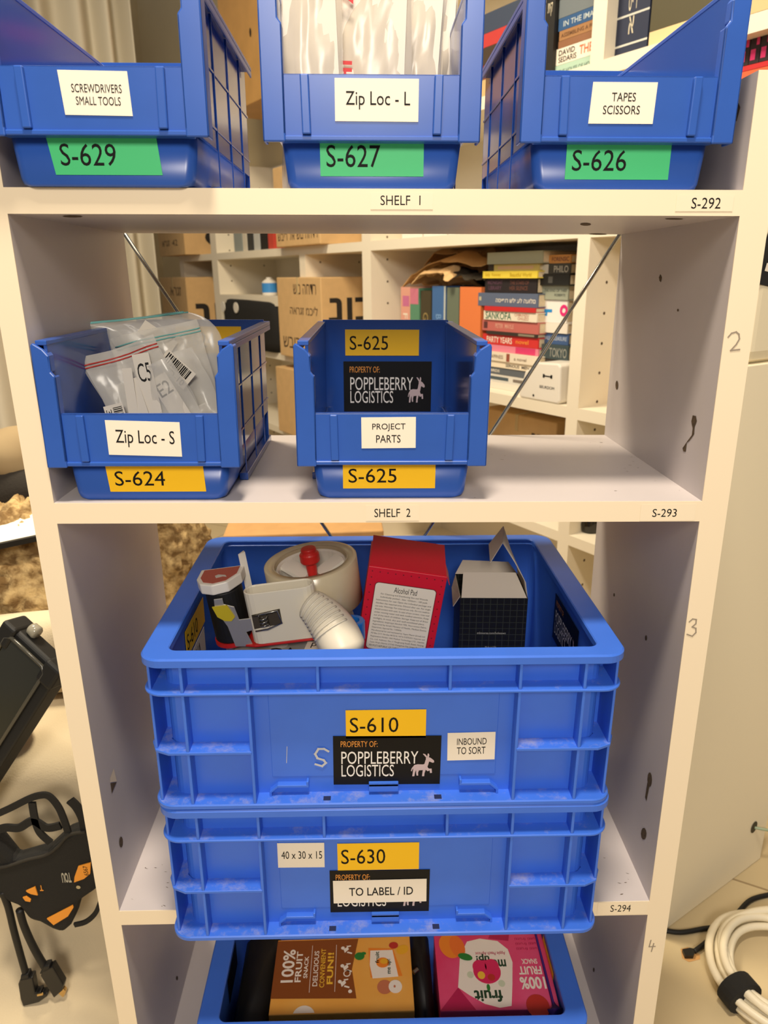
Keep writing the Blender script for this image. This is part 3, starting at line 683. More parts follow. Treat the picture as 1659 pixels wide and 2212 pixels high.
# red box of alcohol pads
REDBOX = mat('red_carton', (214, 26, 48), .4); DOT = mat('dark_red_dot', (110, 16, 30), .6)
ab = thing('alcohol_pad_box', 'red carton of alcohol pads leaning in the upper crate', 'box', (0.0040, 0.090, cf+.0245), (0.05, 0.155, -0.04))
W_, H_, D_b = .0755, .145, .060
mb = MB(); mb.box(-W_/2, W_/2, 0, D_b, -.015, H_, 0); mb.box(-W_/2-.0001, W_/2+.0001, -.0001, D_b+.0001, -.0149, .047, 1); mb.build('carton', [REDBOX, PAPER], ab, bevel=.0006)
mb = MB()
for k in range(11):
    for x in (-W_/2+.0040, W_/2-.0040): mb.disc(x, .052+.0082*k, .0007, .0007, -.0003, 0, 8)
for k in range(10):
    for z in (.0500, H_-.0045): mb.disc(-W_/2+.0040+.0075*k, z, .0007, .0007, -.0003, 0, 8)
mb.build('dots', DOT, ab)
lbm = MB(); x0, x1, z0, z1 = -.0295, .0305, .0555, .1300
lbm.poly([(a, c) for a, b, c in [(p[0], 0, p[1]) for p in rrect(x0, x1, z0, z1, .004, 0)]], -.0003, 2)
lbm.poly([(p[0], p[1]) for p in rrect(x0+.0007, x1-.0007, z0+.0007, z1-.0007, .0035, 0)], -.0004, 0)
def tl(s, u0, u1, v0, v1, b=0.0): lbm.text(s, x0+(x1-x0)*u0, x0+(x1-x0)*u1, z1-(z1-z0)*v1, z1-(z1-z0)*v0, -.0005, 1, b)
tl('Alcohol Pad', .32, .69, .045, .125)
L_T = ['For Cleansing and Disinfecting Skin and Wounds', 'Individually packed - Size: 10X6cm - 100 pads', 'Instructions for use: Open the individual package and', 'disinfect the required area. Discard after use. For single', 'use only. Warnings: For external use only. Do not swallow.',
       'Avoid contact with eyes. In case of eye contact, rinse well', 'under running water and seek medical attention. Keep', 'out of the reach of children. Storage: Keep out of direct', 'sunlight, in cool, dry and well-ventilated place.', 'Ingredients: Isopropyl Alcohol 70%, Non-woven Fabric.',
       'Approved by Israeli Ministry of Health, Medical Device', 'Department, Approval No. 11490436.', 'Manufactured for and marketed by: Super-Pharm (Israel) Ltd.', 'PO Box 2171 Herzliya 4672516, VAT# 510753551 Importer and', 'Registration Holder: IAA Medical Technology LTD., Hasivim',
       'Co., Ltd. Address: No.11 Fenghuang South Road, Hutang', 'Town Wujin District 213162 Changzhou City, Jiangsu Province', 'PEOPLE\'S REPUBLIC OF CHINA']
for k, s in enumerate(L_T): tl(s, .12 if k < 2 else .06, (.88 if k < 2 else .95) if k not in (8, 11, 17) else (.9, .55, .55)[(8, 11, 17).index(k)], .150+.0455*k, .150+.0455*k+.030)
lbm.build('label', [PAPER, INK, DOT], ab)['label'] = 'white instruction panel reading Alcohol Pad'
mb = MB(); mb.box(0, .0006, 0, .030, 0, .011); o = mb.build('side_flap', REDBOX, ab); o.location = (W_/2, .006, H_-.001); o.rotation_euler = (0, 2.7, 0)
mb = MB(); mb.box(-W_/2+.001, W_/2-.001, 0, .058, 0, .0006); o = mb.build('top_flap', REDBOX, ab); o.location = (0, .001, H_); o.rotation_euler = (.12, 0, 0)

# black open carton
BBOX = mat('black_carton', (14, 15, 13), .42)
nt = BBOX.node_tree; tcn = nt.nodes.new('ShaderNodeTexCoord'); vo = nt.nodes.new('ShaderNodeTexVoronoi'); vo.feature = 'DISTANCE_TO_EDGE'; vo.inputs['Scale'].default_value = 150; vo.inputs['Randomness'].default_value = 0.0; vo.voronoi_dimensions = '3D'
rp = nt.nodes.new('ShaderNodeValToRGB'); rp.color_ramp.elements[0].position = 0.02; rp.color_ramp.elements[1].position = 0.06
rp.color_ramp.elements[0].color = (.035, .04, .03, 1); rp.color_ramp.elements[1].color = (.005, .005, .005, 1)
nt.links.new(tcn.outputs['Object'], vo.inputs['Vector']); nt.links.new(vo.outputs['Distance'], rp.inputs['Fac']); nt.links.new(rp.outputs['Color'], nt.nodes['Principled BSDF'].inputs['Base Color'])
GREYC = mat('grey_board', (198, 188, 174), .75)
kb = thing('open_carton', 'black carton with its grey flaps open at right of the upper crate', 'box', (0.1105, 0.098, cf+.0005), (0, 0.012, -.03))
W_, H_, D_b = .0668, .130, .062
mb = MB()
mb.loft([[(x, y, z) for x, y in ((-W_/2+i, i), (W_/2-i, i), (W_/2-i, D_b-i), (-W_/2+i, D_b-i))] for i, z in ((0, 0), (0, H_), (.0006, H_), (.0006, .0008))], True, True); mb.build('carton', BBOX, kb)
def quadpart(nm, P, m, par, th=.0006):
    mb = MB(); mb.add(P, [tuple(range(len(P)))]); return mb.build(nm, m, par, solid=th)
quadpart('front_flap', [(-W_/2+.001, .0004, H_), (W_/2-.001, .0004, H_), (W_/2-.010, .020, H_+.019), (-W_/2+.004, .020, H_+.019)], GREYC, kb)
quadpart('back_flap', [(-W_/2, D_b-.001, H_), (W_/2, D_b-.001, H_), (W_/2-.010, D_b+.004, H_+.012), (-W_/2+.008, D_b+.004, H_+.014)], GREYC, kb)
quadpart('left_flap', [(-W_/2, .004, H_), (-W_/2, D_b-.004, H_), (-W_/2-.004, D_b-.010, H_-.012), (-W_/2-.006, .010, H_-.014)], GREYC, kb)
mb = MB()
TF_F = [(W_/2, .004, H_), (W_/2-.003, .002, H_+.016), (W_/2-.014, .004, H_+.036), (W_/2-.026, .012, H_+.054)]
TF_B = [(W_/2, .060, H_), (W_/2-.002, .060, H_+.012), (W_/2-.010, .058, H_+.030), (W_/2-.020, .050, H_+.058)]
mb.grid(lambda a, b: Vector(TF_F[min(int(b*3), 2)]).lerp(Vector(TF_F[min(int(b*3), 2)+1]), b*3-min(int(b*3), 2)).lerp(Vector(TF_B[min(int(b*3), 2)]).lerp(Vector(TF_B[min(int(b*3), 2)+1]), b*3-min(int(b*3), 2)), a), 4, 12)
mb.build('tuck_flap', GREYC, kb, smooth=True, solid=.0006)
quadpart('tuck_tip', [TF_F[3], TF_B[3], (W_/2-.034, .050, H_+.038), (W_/2-.037, .014, H_+.032)], GREYC, kb)
lm = MB()
def kl(s, u0, u1, z0, z1): lm.text(s, -W_/2+W_*u0, -W_/2+W_*u1, z0, z1, -.0003, 0)
kl('mkmorse.com/holesaws', .27, .70, H_-.0395, H_-.0370)
kl('Made in USA', .40, .57, H_-.0555, H_-.0530); kl('with global materials', .34, .63, H_-.0590, H_-.0562)
kl('Hecho en los Estados Unidos', .28, .67, H_-.0640, H_-.0612); kl('con materiales del mundo', .30, .66, H_-.0675, H_-.0650); kl('Fabrique aux Etats-Unis avec', .28, .68, H_-.0725, H_-.0700)
lm.build('print', mat('grey_print', (170, 168, 160), .6), kb)

# ------------------------------------------------------------------ fruit snack boxes in the lowest crate
lf = clow.location.z + 0.0048
def flatbox(name, label, px_l, px_r, y0, y1, ztop, mats, rot=0.0):
    a = at(px_l, 2110, z=ztop).x; b = at(px_r, 2110, z=ztop).x
    t = thing(name, label, 'snack box', ((a+b)/2, y0, lf), (0, 0, rot), 'fruit snack boxes in the lowest crate')
    return t, b-a, y1-y0, ztop-lf
OR = mat('orange_carton', (244, 164, 60), .4, rgb2=(250, 186, 90), noise_scale=8); BR = mat('brown_print', (142, 74, 26), .45); PK = mat('pink_carton', (232, 60, 110), .38, rgb2=(240, 96, 140), noise_scale=9)
DPK = mat('deep_pink_print', (190, 30, 84), .4); PEACH = mat('peach_print', (250, 140, 40), .45); LEAF = mat('leaf_print', (40, 130, 50), .5); APR = mat('apple_print', (206, 120, 84), .45); CRM = mat('cream_print', (252, 240, 226), .45); GOLD = mat('gold_print', (250, 196, 60), .45); DKG = mat('dark_green_print', (30, 66, 40), .5); MANGO = mat('mango_print', (246, 180, 40), .45); MRED = mat('mango_red_print', (196, 50, 40), .45)
def topprint(t, W_, D0, H_, mats, draw, name='print'):
    mb = MB(); mb.T = Matrix.Translation((-W_/2, 0, H_)) @ Matrix.Rotation(-PI/2, 4, 'X')
    # local plane: x right, z -> +y (away), facing up
    draw(mb, W_, D0); return mb.build(name, mats, t)
t, W_, D0, H_ = flatbox('fruit_snack_box', 'orange and brown fruit snack box lying in the lowest crate', 591, 891, .0160, .1080, -.5800, None, 0.005)
mb = MB(); mb.box(-W_/2, W_/2, 0, D0, 0, H_, 0); mb.build('carton', [OR], t, bevel=.0008)
E_ = [0]
def d1(mb, W, D):
    n = -0.0002
    def u(a): return a*W
    def v(b): return (1-b)*D
    mb.poly([(u(.0),v(.80)),(u(.60),v(.83)),(u(.565),v(.45)),(u(.61),v(.02)),(u(.0),v(.02))], n, 0)
    mb.text('100%', u(.055), u(.145), v(.60), v(.15), 2*n, 1, .02, 90); mb.text('FRUIT', u(.155), u(.20), v(.60), v(.18), 2*n, 1, .02, 90); mb.text('SNACK', u(.215), u(.245), v(.55), v(.25), 2*n, 1, .02, 90)
    mb.poly([(u(.265),v(.74)),(u(.268),v(.74)),(u(.268),v(.10)),(u(.265),v(.10))], 2*n, 1); mb.poly([(u(.445),v(.74)),(u(.448),v(.74)),(u(.448),v(.10)),(u(.445),v(.10))], 2*n, 1)
    mb.text('DELICIOUS', u(.285), u(.32), v(.66), v(.18), 2*n, 1, .01, 90); mb.text('CONVENIENT', u(.335), u(.37), v(.68), v(.15), 2*n, 3, .01, 90); mb.text('FUN!!', u(.385), u(.43), v(.64), v(.21), 2*n, 3, .03, 90)
    for (cx, cz) in ((.52,.17),(.52,.42),(.505,.63)):          # little running, riding and playing figures
        mb.disc(u(cx-.025), v(cz-.02), .0022, .0022, 2*n, 1, 10); mb.poly([(u(cx-.02),v(cz)),(u(cx+.01),v(cz-.04)),(u(cx+.02),v(cz)),(u(cx-.01),v(cz+.05))], 2*n, 1)
        mb.poly([(u(cx+.01),v(cz+.03)),(u(cx+.045),v(cz+.05)),(u(cx+.043),v(cz+.07)),(u(cx+.005),v(cz+.05))], 2*n, 1); mb.poly([(u(cx+.0),v(cz-.05)),(u(cx+.035),v(cz-.055)),(u(cx+.035),v(cz-.04)),(u(cx+.01),v(cz-.03))], 2*n, 1)
    mb.disc(u(.53), v(.505), .0042, .0042, 2*n, 1, 14); mb.disc(u(.53), v(.505), .0030, .0030, 3*n, 0, 14); mb.disc(u(.555), v(.74), .0022, .0022, 2*n, 1, 10)
    mb.poly([(u(.685),v(.16)),(u(.87),v(.18)),(u(.93),v(.56)),(u(.70),v(.57))], 2*n, 6)
    mb.poly([(u(.70),v(.20)),(u(.865),v(.20)),(u(.90),v(.57)),(u(.715),v(.585)),(u(.695),v(.40))], 3*n, 1)
    mb.disc(u(.79), v(.375), .0075, .0065, 4*n, 6, 18); mb.disc(u(.80), v(.36), .0045, .0035, 5*n, 4, 14)
    mb.text('fruit', u(.735), u(.765), v(.38), v(.22), 4*n, 5, .02, 75 and 90); mb.text('me up!', u(.815), u(.855), v(.53), v(.33), 4*n, 5, .02, 90)
    mb.disc(u(.875), v(.135), .0055, .0045, 3*n, 7, 16); mb.disc(u(.94), v(.20), .0075, .0058, 3*n, 4, 16, .5); mb.disc(u(.62), v(.275), .0058, .0050, 3*n, 2, 14); mb.disc(u(.65), v(.24), .0030, .0020, 4*n, 2, 10)
    mb.disc(u(.80), v(.70), .0085, .0085, 3*n, 8, 18); mb.disc(u(.875), v(.70), .0075, .0080, 4*n, 1, 18); mb.disc(u(.87), v(.70), .0012, .0016, 5*n, 8, 8)
    mb.disc(u(.24), v(1.03), .012, .012, 2*n, 1, 20, 0, .3, PI-.3)
topprint(t, W_, D0, H_, [BR, CRM, LEAF, GOLD, MANGO, DKG, PEACH, MRED, APR], d1)
t, W_, D0, H_ = flatbox('fruit_snack_box', 'pink fruit snack box lying at right in the lowest crate', 944, 1192, .0140, .1070, -.5795, None, -0.01)
mb = MB(); mb.box(-W_/2, W_/2, 0, D0, 0, H_, 0); mb.build('carton', [PK], t, bevel=.0008)
def d2(mb, W, D):
    n = -0.0002
    def u(a): return a*W
    def v(b): return (1-b)*D
    mb.poly([(u(.0),v(1)),(u(.17),v(.72)),(u(.30),v(1.0))], n, 0); mb.poly([(u(.52),v(0.0)),(u(.70),v(.0)),(u(.68),v(.10)),(u(.50),v(.06))], n, 0)
    P = [(.17,.72),(.22,.30),(.30,.10),(.42,.06),(.58,.10),(.66,.22),(.68,.40),(.64,.70),(.60,.96),(.50,.98),(.38,.93),(.26,.82)]
    mb.poly([(u(a),v(b)) for a, b in P], 2*n, 1)
    mb.disc(u(.44), v(.52), .0155, .0150, 3*n, 6, 24); mb.disc(u(.38), v(.46), .008, .009, 3.5*n, 6, 16); mb.disc(u(.49), v(.45), .008, .009, 3.5*n, 6, 16)
    mb.disc(u(.385), v(.57), .0042, .0048, 4*n, 7, 16); mb.disc(u(.47), v(.60), .0042, .0042, 4*n, 5, 14)
    mb.disc(u(.29), v(.56), .0038, .0042, 3*n, 8, 14); mb.disc(u(.55), v(.68), .0038, .0042, 3*n, 8, 14)
    mb.disc(u(.43), v(.73), .0020, .0042, 4*n, 2, 10)
    mb.disc(u(.265), v(.32), .0085, .0045, 5*n, 2, 16, -.3)
    for k, (s, a, b, w2) in enumerate((('fruit', .42, .83, .22), )): mb.text(s, u(.30), u(.54), v(.91), v(.76), 3*n, 3, .03, 180)
    mb.text('me', u(.50), u(.62), v(.46), v(.36), 3*n, 3, .03, 180); mb.text('up!', u(.36), u(.48), v(.40), v(.28), 3*n, 3, .03, 180)
    mb.text('Apple Peach Apricot', u(.36), u(.63), v(.30), v(.24), 3*n, 0, .01, 180)
    mb.disc(u(.14), v(.16), .0125, .0165, 4*n, 4, 24, .25); mb.disc(u(.205), v(.17), .0085, .0150, 4.5*n, 9, 20, .2)
    mb.text('100%', u(.71), u(.93), v(.76), v(.60), 3*n, 1, .03, 180); mb.text('FRUIT', u(.72), u(.92), v(.57), v(.46), 3*n, 1, .03, 180); mb.text('SNACK', u(.76), u(.90), v(.43), v(.36), 3*n, 1, .02, 180)
    mb.disc(u(.82), v(.97), .0125, .0135, 3*n, 5, 22)
    for k in range(3): mb.text('Tutti frutti', u(.74), u(.96), v(.10+.07*k), v(.06+.07*k), 3*n, 0, 0, 180)
topprint(t, W_, D0, H_, [DPK, CRM, LEAF, DKG, PEACH, MRED, mat('pink_apple_print', (226, 40, 96), .4), GOLD, mat('pale_green_print', (214, 220, 190), .5), mat('apricot_print', (246, 120, 44), .45)], d2)
def pouch(name, label, x0, x1, y0, y1, z1, m, seed, cat='pouch', grp=None):
    mb = MB()
    def lp(i, z): return [(p[0]+.002*noise.noise(Vector((p[0]*40+seed, p[1]*40, z*30))), p[1], p[2]+.004*noise.noise(Vector((p[0]*30+seed, p[1]*30, 3)))) for p in rrect(x0+i, x1-i, y0+i, y1-i, .008, z, 4)]
    mb.loft([lp(.004, lf), lp(0, lf+.008), lp(0, (lf+z1)/2), lp(.001, z1-.01), lp(.006, z1)], True, True)
    return tag(mb.build(name, m, None, smooth=True), label, cat, grp)
PUR = mat('purple_fabric', (74, 40, 140), .6); BLK2 = mat('black_nylon', (10, 10, 11), .55)
pouch('black_pouch', 'black nylon pouch at left of the orange snack box', -.168, -.124, .004, .13, -.592, BLK2, 1)
pouch('black_pouch', 'black nylon pouch between the two snack boxes', .0285, .0535, .004, .13, -.590, BLK2, 5)
pouch('purple_pouch', 'purple cloth pouch at right wall of the lowest crate', .1735, .1835, .004, .12, -.575, PUR, 9)
mb = MB(); mb.tube([(.031, .066, -.5868), (.036, .070, -.5868)], .0025, 10); tag(mb.build('metal_tip', STEEL, None), 'small steel cable tip on black pouch beside the orange box', 'connector')

# ------------------------------------------------------------------ far bookcase (local frame: x right, y into it, z up)
FZ = FLOOR_Z
case = thing('bookcase', 'large white bookcase full of books and cartons behind the shelving unit', 'bookcase', (BQ.x, BQ.y, FZ), (0, 0, BROT))
def bx(px, py, t=0.0): return bk(px, py, t).x
def bz(px, py, t=0.0): return bk(px, py, t).z
SW = 0.28
def upright(x0, x1, z0, z1, holes=True, t0=0.0):
    mb = MB(); mb.box(x0, x1, t0, SW, z0-FZ, z1-FZ, 0)
    if holes:
        z = z0+.12
        while z < z1-.05:
            for yy in (.06, .22):
                P = [(x1+.0003, yy+.0035*math.cos(a*.785), z-FZ+.0035*math.sin(a*.785)) for a in range(8)]; mb.add(P, [tuple(range(8))], 1)
            z += .064
    mb.build('upright', [SHELFW, CHIP], case)
XA0, XA1 = bx(1236, 700), bx(1262, 700)
XB0, XB1 = bx(785, 700), bx(803, 700)
XC0, XC1 = bx(458, 570), bx(470, 570)
XD0, XD1 = bx(647, 570), bx(659, 570)
XE0, XE1 = bx(391, 600), bx(399, 600)
XR = 0.02
upright(XA0, XA1, FZ, 1.25); upright(XB0, XB1, FZ, 1.25); upright(XC0, XC1, FZ, .62); upright(XD0, XD1, FZ, .62); upright(XE0, XE1, FZ, .62, False); upright(XR, XR+.02, FZ, 1.25)
def cshelf(x0, x1, zb, zt, t0=0.0):
    mb = MB(); mb.box(x0, x1, t0, SW, zb-FZ, zt-FZ); mb.build('shelf', SHELFW, case)
Z1B, Z1T = 0.237, 0.264; Z0B, Z0T = -0.143, -0.117
ZTB, ZTT = 0.530, 0.557
for (a, b) in ((XA1, XR), (XB1, XA0)):
    for zb, zt in ((Z1B, Z1T), (Z0B, Z0T), (ZTB, ZTT), (-.44, -.415), (FZ+.02, FZ+.045), (.88, .905)): cshelf(a, b, zb, zt)
for (a, b) in ((XD1, XB0), (XC1, XD0), (XE1, XC0)):
    for zb, zt in ((Z1B, Z1T), (Z0B, Z0T), (-.44, -.415), (FZ+.02, FZ+.045)): cshelf(a, b, zb, zt)
cshelf(XC1, XD0, bz(500, 655), bz(500, 637))
mb = MB(); mb.box(XE0, XR, SW, SW+.006, .02, .62-FZ); mb.box(XB0, XR, SW, SW+.006, .62-FZ, 1.25-FZ); mb.build('back_panel', SHELFW, case)
mb = MB(); mb.box(XC1-.02, XB0-.002, .02, SW, .64-FZ, 1.3-FZ, 0); cbn = None
WOODM = mat('birch_veneer', (214, 164, 96), .5, noise_amt=.10, noise_scale=12)
# birch cupboard door above the left bays, with a dark finger hole
cup = thing('wall_cupboard', 'pale birch cupboard door with a dark finger hole above the far bookcase', 'cupboard', (BQ.x, BQ.y, FZ), (0, 0, BROT))
x0, x1 = bx(476, 100), bx(572, 100)
mb = MB(); mb.box(x0, x1, .0, SW, .765-FZ, 1.35-FZ, 0); mb.build('door', WOODM, cup, bevel=.002)
mb = MB(); c_ = bk(541, 70); mb.disc(c_.x, c_.z-FZ, .008, .014, -.0008, 0); mb.build('finger_hole', BLACKP, cup)
# ---- books
CASEM = Matrix.Translation(BQ) @ Matrix.Rotation(BROT, 4, 'Z')
bookn = 0
def bmat(rgb):
    return mat('book_%d_%d_%d' % rgb, rgb, .5)
GB = 'books in the far bookcase'
def book_box(x0, x1, z0, z1, t0, dep, rgb, label, flat=True, texts=(), bands=(), name='book', cat='book', grp=GB, tilt=0.0):
    W, H = x1-x0, z1-z0; c = min(.0022, H*.12, W*.12)
    t = thing(name, label, cat, CASEM @ Vector(((x0+x1)/2, t0, z0)), (0, tilt, BROT), grp)
    mb = MB()
    if flat:
        mb.box(-W/2, W/2, 0, .004, 0, H, 0); mb.box(-W/2, W/2, .004, dep, 0, c, 0); mb.box(-W/2, W/2, .004, dep, H-c, H, 0)
    else:
        mb.box(-W/2, W/2, 0, .004, 0, H, 0); mb.box(-W/2, -W/2+c, .004, dep, 0, H, 0); mb.box(W/2-c, W/2, .004, dep, 0, H, 0)
    for (u0, v0, u1, v1, col) in bands: mb.poly([(-W/2+u0*W, H-v1*H), (-W/2+u1*W, H-v1*H), (-W/2+u1*W, H-v0*H), (-W/2+u0*W, H-v0*H)], -.0003, 0 + 2 + [b[4] for b in bands].index(col))
    mats = [bmat(rgb), INK] + [bmat(b[4]) for b in bands]
    for tx in texts:
        s, u0, v0, u1, v1, col = tx[:6]; rot = tx[6] if len(tx) > 6 else 0
        mm = bmat(col)
        if mm not in mats: mats.append(mm)
        mb.text(s, -W/2+u0*W, -W/2+u1*W, H-v1*H, H-v0*H, -.0006, mats.index(mm), .01, rot)
    mb.build('cover', mats, t)
    mb = MB()
    if flat: mb.box(-W/2+c, W/2-c, .004, dep-.003, c, H-c)
    else: mb.box(-W/2+c, W/2-c, .004, dep-.003, .002, H-.003)
    mb.build('pages', PAGES, t)
    return t
def stack(zbase, items, t0, pyx):
    """items from bottom to top: (px_left, px_right, py_top, rgb, label, texts, bands)"""
    z = zbase + .0006
    for (pl_, pr_, py, rgb, lab, texts, bands) in items:
        dt = t0 + random.uniform(-.006, .008)
        zt = bz((pl_+pr_)/2, py, dt); x0, x1 = bx(pl_, py+8, dt), bx(pr_, py+8, dt)
        zt = max(zt, z+.008)
        book_box(x0, x1, z, zt-.0005, dt, .14, rgb, lab, True, texts, bands); z = zt
random.seed(21)
WH = (238, 230, 214); LK = (30, 26, 24)
S1 = [
 (1050,1140,829,(226,218,204),'thick white book lowest in the taller book stack',(),()),
 (1050,1150,812,(214,210,200),'white spine with dark blotches near bottom of the taller book stack',(),((.05,.3,.5,.75,(70,84,92)),(.6,.35,.9,.75,(120,110,100)))),
 (1048,1158,797,(92,98,104),'dark grey spine near the bottom of the taller book stack',(('BIRDS',.1,.3,.3,.7,WH),),()),
 (1046,1162,783,(236,222,196),'cream book with spine reading serious men',(('SERIOUS  MEN',.42,.3,.85,.75,(70,60,50)),),()),
 (1046,1166,764,(232,220,198),'cream two-panel spine above the serious men book',(('HAPPINESS',.10,.3,.36,.7,(150,130,110)),('a novel',.56,.35,.78,.7,(150,130,110))),((.42,.05,.48,.95,(150,80,60)),)),
 (1046,1163,748,(226,130,150),'two-tone pink book in the middle of the taller stack',(),((.6,.02,.95,.98,(214,60,110)),)),
 (1043,1163,725,(206,50,48),'red book with white capitals on its spine in taller stack',(('PARTY YEARS',.08,.2,.55,.8,WH),('novel',.62,.3,.84,.7,(240,150,60))),()),
 (1050,1160,718,(56,48,42),'thin dark book between red and dusty pink spines',(),((.65,.2,.95,.8,(140,130,110)),)),
 (1042,1164,693,(190,104,96),'dusty pink book below the Sankofa spine',(('PETER  MAYLE',.25,.3,.58,.7,(222,170,150)),),((.03,.2,.1,.8,(90,50,50)),)),
 (1045,1160,673,(232,222,200),'cream book reading Sankofa in green letters',(('SANKOFA',.04,.12,.54,.90,(52,110,84)),('CHIBUNDU',.60,.15,.86,.45,(190,130,110)),('ONUZO',.66,.52,.86,.85,(190,130,110))),()),
 (1046,1156,663,(198,44,44),'thin red book just under the slate blue one',(),()),
 (1033,1162,633,(92,104,128),'slate blue book with white Hebrew lettering on its spine',(('הסיפור שלי על העולם',.32,.35,.97,.70,WH),),((.02,.3,.06,.6,(190,180,150)),)),
 (1048,1160,601,(40,34,36),'thick black book with dim purple lettering on spine',(('MIDNIGHT',.06,.15,.36,.42,(96,66,84)),('LIBRARY',.08,.52,.34,.80,(96,66,84)),('THE STARS OF',.50,.15,.86,.42,(110,70,60)),('HER SILENCE',.50,.52,.84,.80,(110,70,60))),()),
 (1043,1161,585,(236,212,74),'bright yellow book near the top of the taller stack',(('Sally  Rooney',.05,.25,.35,.8,(214,180,40)),('Beautiful World',.52,.25,.90,.8,(200,170,40))),()),
 (1055,1164,570,(206,186,110),'yellow and black patterned spine second from top of stack',(),((.0,.0,.12,1,(60,50,40)),(.2,.3,.9,.75,(214,176,140)))),
 (1053,1172,543,(164,166,142),'thick grey-green book topping the taller stack',(),()),
]
stack(Z0T, S1, .055, 0)
S2 = [
 (1172,1226,776,(70,66,64),'dark spine behind the white box device',(('NOIR',.3,.2,.9,.8,(200,190,180)),),((.5,.5,.9,.95,(190,130,130)),)),
 (1170,1228,745,(60,74,76),'dark teal book under the blue one in right-hand stack',(('TOKYO',.3,.2,.95,.85,(150,150,140)),),()),
 (1168,1228,719,(70,96,140),'blue book in the shorter right-hand stack',(('SMALL  PLEASURE',.05,.3,.95,.65,(190,200,215)),),()),
 (1166,1226,697,(232,224,210),'plain white book in the shorter right-hand stack',(),()),
 (1163,1226,647,(238,234,228),'white box with blue flag and pink ring emblem',(),((.22,.42,.50,.56,(30,140,210)),(.22,.56,.34,.72,(30,140,210)))),
 (1171,1228,616,(160,166,148),'grey-green book resting on the white emblem box',(('THE KIND OF THIEF',.1,.25,.95,.45,(90,96,88)),('ROBERTS',.5,.58,.9,.75,(90,96,88))),()),
 (1166,1230,592,(36,36,34),'black book in the upper right-hand stack',(),((.3,.2,.45,.8,(90,90,86)),)),
 (1164,1232,569,(72,70,64),'dark book with white corner and PHILO spine',(('PHILO',.5,.2,.95,.85,(200,196,180)),),((.0,.05,.32,.95,(226,222,212)),)),
 (1172,1233,550,(214,152,84),'orange book on top of the right-hand stack',(('FORENSIC',.35,.25,.95,.75,(120,70,60)),),()),
]
stack(Z0T, S2, .075, 0)
# pink ring emblem on the white box: a part of that box
wb = [o for o in COL.objects if o.get('label') == 'white box with blue flag and pink ring emblem'][0]
q = mw(wb).inverted() @ (CASEM @ bk(1211, 671, .07)); mb = MB()
n_ = 24
mb.add([(q.x+r*math.cos(2*PI*k/n_), -.0010, q.z+r*1.05*math.sin(2*PI*k/n_)) for r in (.0125, .0055) for k in range(n_)], [(k, (k+1) % n_, n_+(k+1) % n_, n_+k) for k in range(n_)]); mb.build('ring_emblem', mat('pink_emblem', (222, 40, 120), .5), wb)
# standing books at left of that bay
zb = Z0T + .0006
for (pl_, pr_, py, rgb, lab, texts, bands) in [
 (866,886,620,(222,160,140),'pale pink standing book at left end of the book row',(('FLYING',.25,.3,.75,.85,(240,226,206),-90),),((.2,.1,.9,.22,(200,110,150)),)),
 (886,906,623,(90,140,110),'green and pink standing book in the row',(('SOMMER',.2,.4,.6,.9,(220,226,206),-90),),((.0,.0,.9,.18,(206,120,140)),)),
 (909,931,628,(70,62,42),'dark brown standing book beside the green one',(('GARDEN',.25,.25,.75,.85,(150,130,80),-90),),()),
 (934,963,618,(66,106,160),'blue standing book in the book row',(('BLUE NIGHT',.3,.3,.7,.9,(120,160,205),-90),),((.88,.0,1,1,(190,196,190)),)),
 (966,992,621,(106,116,98),'grey-green standing book beside the blue one',(),()),
 (994,1040,620,(226,126,70),'thick orange standing book at right end of the row',(),())]:
    t0 = .055; zt = bz((pl_+pr_)/2, py, t0)
    book_box(bx(pl_, py, t0), bx(pr_, py, t0), zb, zt, t0, .15, rgb, lab, False, texts, bands)
# torn kraft paper lying over the standing books
KR = mat('kraft_paper', (206, 160, 100), .8, noise_amt=.1, noise_scale=20); DKP = mat('dark_paper', (52, 44, 30), .8)
def crumple(name, label, pts, t0, t1, m, seed, cat='paper'):
    mb = MB(); n = 10
    C = [bk(p[0], p[1], t0) for p in pts]; zs = max(p.z for p in C)
    def fn(a, b):
        k = a*(len(C)-1); i = min(int(k), len(C)-2); f = k-i
        p = C[i].lerp(C[i+1], f); w_ = noise.noise(Vector((a*6+seed, b*5, seed)))
        return (p.x+.01*w_, t0+(t1-t0)*b+.012*w_, p.z+.018*w_ - .035*b*b + .02*math.sin(b*3))
    mb.grid(fn, 16, 10); V = [CASEM @ Vector(v) for v in mb.v]; c0 = sum(V, Vector())/len(V)
    mb.v = [v-c0 for v in V]; o = mb.build(name, m, None, smooth=False, solid=.002); o.location = c0
    return tag(o, label, cat)
crumple('kraft_paper', 'torn brown kraft paper heaped over the standing books', [(868,622),(884,600),(920,575),(975,560),(1040,575)], .06, .24, KR, 2)
crumple('kraft_paper', 'pale torn paper edge above the blue standing book', [(893,608),(906,594),(950,588),(968,608)], .03, .16, CARDL, 5)
crumple('kraft_paper', 'crumpled brown paper behind the torn sheet on the book row', [(915,575),(935,550),(985,546),(1030,552),(1046,590)], .12, .27, KR, 8)
crumple('dark_paper', 'dark crumpled wrapper on top of the orange standing book', [(955,590),(985,598),(1015,604),(1046,606)], .05, .2, DKP, 11, 'wrapper')
